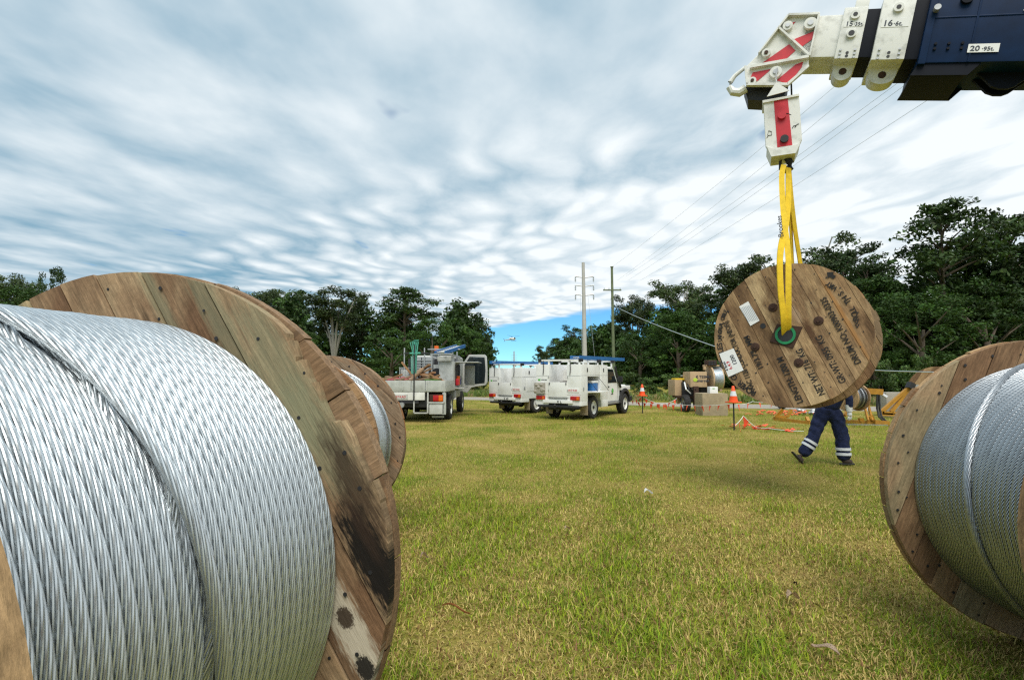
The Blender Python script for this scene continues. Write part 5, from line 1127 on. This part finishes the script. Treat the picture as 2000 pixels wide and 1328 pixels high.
tag(MB().box((a.x, 20.6, -.02), (b.x, 21.5, b.z), .03).build('concrete_block', M['tanblock']), 'square earth-stained block standing in front of the tan machine', 'block')
cx0, cx1 = P(*zm(1120, 520), 20.7), P(*zm(1220, 437), 20.7)
ct = tag(MB().box((cx0.x, 20.75, b.z+.002), (cx1.x, 21.05, b.z+.25), .006).build('carton', M['paper']), 'small white carton on top of the earth-stained block', 'carton')
text_on(ct, 'ABB', .06, M['logogreen'], (cx0.x+.08, 20.748, b.z+.16), (1, 0, 0), (0, 0, 1))
# yellow drum stand
def zs(x, y): return (1480+x/5.263, 690+y/5.263)
yo = P(1640, 728, 17.6); yo.z = 0; stand = thing('drum_stand', 'low yellow steel drum stand with sloping frames behind the walking person', 'drum stand', yo)
def bar(name, mt, a, b, Y0, Y1, w=.09, par=None, o=None):
    o = yo if o is None else o; A_, B_ = P(*zs(*a), Y0)-o, P(*zs(*b), Y1)-o
    return MB().tube([A_, B_], 0, flat=(w, w, (0, 1, 0))).build(name, mt, par or stand, sm=0)
Yl = M['yellow_paint']
bar('base_beam', Yl, (170, 672), (545, 722), 18.6, 17.2, .13); bar('base_beam', Yl, (890, 698), (1340, 722), 17.4, 16.9, .12); bar('ground_rail', M['grey_metal'], (915, 735), (1335, 742), 16.9, 16.7, .06)
bar('brace', Yl, (255, 575), (180, 655), 18.4, 18.5); bar('brace', Yl, (345, 578), (300, 655), 18.3, 18.3); bar('brace', Yl, (180, 650), (300, 655), 18.5, 18.3); bar('brace', Yl, (500, 655), (520, 700), 17.4, 17.3); bar('brace', Yl, (930, 580), (890, 640), 17.6, 17.5)
for dx in (0, 42): bar('ladder_rail', Yl, (1092+dx, 520), (1135+dx, 690), 17.3, 17.0, .055)
for k in range(6): bar('ladder_rung', M['paper'], (1098+9*k, 530+28*k), (1140+9*k, 530+28*k), 17.25, 17.25, .03)
bar('jack_foot', Yl, (1060, 665), (1060, 700), 17.2, 17.2, .12); bar('jack_foot', Yl, (1200, 710), (1345, 722), 16.9, 16.8, .16); bar('jack_foot', Yl, (1150, 640), (1175, 690), 17.1, 17.1, .13)
bar('boom_arm', Yl, (1090, 385), (1285, 398), 17.2, 17.0, .18); bar('arm_spout', M['grey_metal'], (1255, 405), (1330, 450), 17.0, 16.9, .07)
for dx in (0, 28): MB().tube([P(*zs(1230+dx*.6, 420), 17)-yo, P(*zs(1225+dx, 560), 17)-yo, P(*zs(1245+dx, 650), 16.9)-yo, P(*zs(1300+dx, 705), 16.8)-yo], .03, 8).build('hydraulic_hose', M['dark'], stand)
fo = P(1755, 728, 19.6); fo.z = 0; fr2 = thing('yellow_frame', 'yellow triangular A-frame leaning in front of the grey concrete block', 'frame', fo)
for a, b in (((1270, 600), (1575, 335)), ((1370, 600), (1580, 345)), ((1265, 610), (1490, 620)), ((1270, 625), (1490, 634))): bar('frame_bar', Yl, a, b, 19.6, 19.6, .11, fr2, fo)
bar('winch_head', M['dark'], (1545, 320), (1595, 345), 19.55, 19.55, .22, fr2, fo); bar('winch_lever', M['grey_metal'], (1590, 355), (1625, 410), 19.5, 19.5, .08, fr2, fo); bar('axle_stub', M['grey_metal'], (1595, 330), (1680, 338), 19.5, 19.5, .09, fr2, fo)
a, b = P(*zs(1262, 655), 20.2), P(*zs(1600, 402), 20.2)
tag(MB().box((a.x+.25, 20.2, -.02), (b.x, 20.7, b.z), .03).build('concrete_block', M['concrete']), 'grey concrete block behind the yellow A-frame', 'block')
nt_c = P(1530, 808, 20.8); nt_c.z = 0; m = MB()
for i in range(34):
    q = Vector((rnd.gauss(0, .5), rnd.gauss(0, .25), rnd.uniform(.02, .16))); e = q+Vector((rnd.uniform(-.3, .3), rnd.uniform(-.2, .2), rnd.uniform(-.06, .06))); m.tube([q, q.lerp(e, .5)+Vector((0, 0, .04)), e], rnd.uniform(.012, .03), 5)
o = m.build('orange_netting', M['mesh_orange'], None, nt_c); tag(o, 'crumpled heap of orange safety netting behind the yellow stand', 'netting', kind='stuff')
m = MB()
for i in range(14): q = Vector((rnd.uniform(-.45, .45), rnd.uniform(-.2, .2), rnd.uniform(.05, .2))); m.sphere(q, rnd.uniform(.06, .12), (1.2, 1, .7), 8)
c = P(1570, 806, 21.2); c.z = 0; o = m.build('hardware_heap', M['grey_metal'], None, c); tag(o, 'grey heap of fittings beside the orange netting', 'fittings', kind='stuff')
tw_o = P(1527, 788, 24.5); tw_o.z = .0; tt = MB().lathe([(.2, -.1), (.33, -.1), (.36, 0), (.33, .1), (.2, .1)], Matrix.Rotation(R_(90), 4, 'Y'), 28, closed=True).build('spare_tyre', M['rubber'], None, tw_o+Vector((0, 0, .36))); tag(tt, 'dark tyre showing under the lower left of the hanging drum', 'tyre')

# ------------------------------------------------------------------ person
def skin_mesh(name, verts, edges, radii, mt, sub=2):
    me = bpy.data.meshes.new(name); me.from_pydata([tuple(q) for q in verts], edges, []); o = bpy.data.objects.new(name, me); col.objects.link(o)
    sk = o.modifiers.new('skin', 'SKIN'); sk.use_smooth_shade = True
    for i, r in enumerate(radii): me.skin_vertices[0].data[i].radius = (r, r) if isinstance(r, (int, float)) else r
    me.skin_vertices[0].data[0].use_root = True
    sb = o.modifiers.new('sub', 'SUBSURF'); sb.levels = sub; sb.render_levels = sub
    bpy.context.view_layer.update(); out = bpy.data.meshes.new_from_object(o.evaluated_get(bpy.context.evaluated_depsgraph_get()))
    bpy.data.objects.remove(o); bpy.data.meshes.remove(me); out.materials.clear(); out.materials.append(mt); out.polygons.foreach_set('use_smooth', [True]*len(out.polygons)); out.name = name; return out
def crease(me):
    me.update(); nr = [Vector(q.vector) for q in me.vertex_normals]
    for q, n_ in zip(me.vertices, nr):
        x, y, z = q.co; a = math.atan2(y, x)
        d = .007*math.sin(14*z+38*x+3*math.sin(9*z+4*y))+.005*math.sin(33*z-43*x+27*y)+.004*math.sin(61*x+29*y+8*z)
        low = max(0, .30-z)*2.2; q.co += n_*(d+.011*math.sin(62*z+9*x)*low)
    me.update(); return me
YP = 9.6; po = P(1617, 728, YP); po.z = 0
person = thing('person', 'person in navy trousers with reflective bands and white gloves, walking behind the hanging drum', 'person', po)
def pp(px, py, dy=0.): return P(px, py, YP)-po+Vector((0, dy, 0))
hipc = pp(1617, 800); hipc.z = .93; hipc.y = 0
hl_, hr_ = hipc+Vector((-.10, .06, -.04)), hipc+Vector((.11, -.04, -.04))
kl, al_ = pp(1593, 856, .06), pp(1571, 893, .10); kr, ar = pp(1641, 852, -.06), pp(1643, 899, -.08)
chest, neck, headb, headt = Vector((.05, 0, 1.28)), Vector((.07, 0, 1.50)), Vector((.09, 0, 1.58)), Vector((.11, 0, 1.72))
waist = hipc+Vector((.02, 0, .14))
shl, shr = Vector((-.05, .19, 1.43)), Vector((.13, -.19, 1.43)); hand_r = pp(1641, 801, -.26); elb_r = Vector((.20, -.27, 1.17)); elb_l, hand_l = Vector((.05, .28, 1.16)), Vector((.25, .27, .98))
V = [hipc, waist, chest, neck, headb, headt, hl_, kl, al_, hr_, kr, ar, shl, elb_l, hand_l, shr, elb_r, hand_r]
E_ = [(0, 1), (1, 2), (2, 3), (3, 4), (4, 5), (0, 6), (6, 7), (7, 8), (0, 9), (9, 10), (10, 11), (2, 12), (12, 13), (13, 14), (2, 15), (15, 16), (16, 17)]
link('body', skin_mesh('body', V, E_, [.10, .10, .13, .055, .085, .075, .07, .05, .04, .07, .05, .04, .05, .04, .03, .05, .04, .03], M['skin']), None, person)
link('trousers', crease(skin_mesh('trousers', [hipc, waist, hl_, hl_.lerp(kl, .5), kl, kl.lerp(al_, .55), al_, hr_, hr_.lerp(kr, .5), kr, kr.lerp(ar, .55), ar], [(0, 1), (0, 2), (2, 3), (3, 4), (4, 5), (5, 6), (0, 7), (7, 8), (8, 9), (9, 10), (10, 11)], [.175, .175, .128, .122, .112, .112, .122, .13, .126, .114, .112, .128], M['navy'], 3)), None, person)
link('shirt', skin_mesh('shirt', [hipc+Vector((.01, 0, .0)), waist, chest, Vector((.06, 0, 1.45)), shl, elb_l, hand_l.lerp(elb_l, .15), shr, elb_r, hand_r.lerp(elb_r, .18)], [(0, 1), (1, 2), (2, 3), (2, 4), (4, 5), (5, 6), (2, 7), (7, 8), (8, 9)], [.19, .188, .18, .075, .085, .065, .055, .085, .065, .055], M['navy']), None, person)
MB().lathe([(.14, 0), (.135, .04), (.115, .10), (.06, .135), (.0001, .14)], Matrix.Translation((.10, 0, 1.68)), 24).build('hard_hat', M['white'], person)
MB().sphere((.18, 0, 1.63), .016, (1, 1, 1), 8).build('nose', M['skin'], person)
for yy in (-.035, .035): MB().sphere((.175, yy, 1.66), .012, n=8).build('eye', M['dark'], person)
for yy in (-.088, .088): MB().sphere((.09, yy, 1.64), .03, (.6, .4, 1), 8).build('ear', M['skin'], person)
def band(a, b, t, r, name='reflective_band'):
    q = a.lerp(b, t); d = (b-a).normalized(); Mx = Matrix.Translation(q) @ d.to_track_quat('Z', 'Y').to_matrix().to_4x4()
    MB().lathe([(r-.01, -.024), (r+.003, -.022), (r+.004, .022), (r-.01, .024)], Mx, 24).build(name, M['reflect'], person)
for t in (.22, .43): band(kl, al_, t, .117)
for t in (.50, .70): band(kr, ar, t, .119)
# boots: left heel lifted, right one flat
def boot(heel, toe, ankle, side):
    d = (toe-heel); V_ = [ankle, heel.lerp(toe, .22)+(ankle-heel)*.35, heel.lerp(toe, .6)+(ankle-heel).normalized()*.03, toe.lerp(heel, .12)]
    o = link('boot', skin_mesh('boot', V_, [(0, 1), (1, 2), (2, 3)], [.058, .062, .055, .042], M['boot']), None, person)
    up = (ankle-heel.lerp(toe, .3)).normalized(); s = d.normalized().cross(up).normalized()*.042; L_ = heel-up*.03; T2 = toe-up*.03
    MB().prism([L_+s*.8, L_-s*.8, L_.lerp(T2, .65)-s*1.1, T2-s*.7, T2+s*.7, L_.lerp(T2, .65)+s*1.1], up*.028, bevel=.004).build('sole', M['dark'], o, sm=0)
boot(pp(1557, 885, .14), pp(1573, 906, .06), al_+Vector((.01, 0, -.01)), 1)
boot(Vector((ar.x-.07, ar.y, .045)), Vector((ar.x+.16, ar.y-.02, .045)), ar+Vector((0, 0, .04)), 1)
# gloved hands: palm and five bent fingers
def hand(base, dirn, out, name='glove'):
    d, o_ = dirn.normalized(), out.normalized(); n_ = d.cross(o_).normalized()
    vs_ = [base, base+d*.05, base+d*.095]; e = [(0, 1), (1, 2)]; r = [(.034, .026), (.046, .026), (.046, .024)]
    g = link(name, skin_mesh(name, vs_, e, [.034, .042, .04], M['glove']), None, person)
    for k, L_ in enumerate((.068, .078, .074, .058)):
        b0 = base+d*.088+o_*(-.033+.022*k); p1 = b0+d*L_*.5+o_*(-.004+.004*k); p2 = p1+(d*.8+n_*.5)*L_*.35; p3 = p2+(d*.6+n_*.8)*L_*.25
        link('finger', skin_mesh('finger', [b0, p1, p2, p3], [(0, 1), (1, 2), (2, 3)], [.0125, .0115, .0105, .009], M['glove'], 1), None, g)
    b0 = base+d*.03-o_*.03; link('thumb', skin_mesh('thumb', [b0, b0+d*.03-o_*.03+n_*.01, b0+d*.062-o_*.038+n_*.022], [(0, 1), (1, 2)], [.016, .013, .011], M['glove'], 1), None, g)
    c = (base-elb_r).normalized() if base is hand_r else d
    MB().cyl(base-d*.11, base+d*.01, .058, .046, n=16).build('cuff', M['glove'], g)
hand(hand_r, Vector((.02, -.05, -1)), Vector((-.9, -.4, 0))); hand(hand_l, Vector((.5, 0, -.8)), Vector((0, 1, 0)))

# ------------------------------------------------------------------ litter on the grass
def leaf_litter(px, py, ln_, wd_, az, mt, lab, cat='leaf', name='fallen_leaf', curl=.02):
    c = G(px, py); m = MB(); bm = m.bm; rows = []
    for i in range(7):
        t = i/6; w = wd_*math.sin(math.pi*min(.97, t*.94+.03))**.8; z = .06+curl*math.sin(t*5)+.012*t
        rows.append([bm.verts.new((ln_*(t-.5), s*w*.5, z+abs(s)*curl*.8)) for s in (-1, -.4, .4, 1)])
    for a, b in zip(rows[:-1], rows[1:]):
        for k in range(3): bm.faces.new((a[k], a[k+1], b[k+1], b[k]))
    bmesh.ops.solidify(bm, geom=bm.faces[:], thickness=.0025)
    tag(m.build(name, mt, None, c, (0, 0, az)), lab, cat)
leaf_litter(1612, 1292, .15, .062, 2.2, M['deadleaf'], 'pale curled dead leaf lying nearest the camera at lower right')
leaf_litter(1550, 1186, .12, .06, .4, M['deadleaf'], 'brown leaf with a stalk, further up from the nearest leaf', curl=.03)
leaf_litter(1554, 1160, .12, .012, 1.3, M['rust'], 'thin brown twig rising behind the stalked leaf', 'twig', 'twig')
leaf_litter(1267, 972, .12, .10, .2, M['paper'], 'white scrap of paper in the middle of the grass', 'paper', 'paper_scrap', .03)
leaf_litter(829, 1104, .09, .03, .9, M['deadleaf'], 'small pale leaf near the rim of the big left drum', curl=.03)
leaf_litter(890, 1210, .22, .014, -.5, mat('russet_straw', (.42, .18, .06), .8), 'long russet straw lying on the grass at lower left', 'straw', 'straw')
leaf_litter(1108, 1046, .06, .05, .5, M['deadleaf'], 'tiny pale leaf in the centre of the lawn', curl=.02)
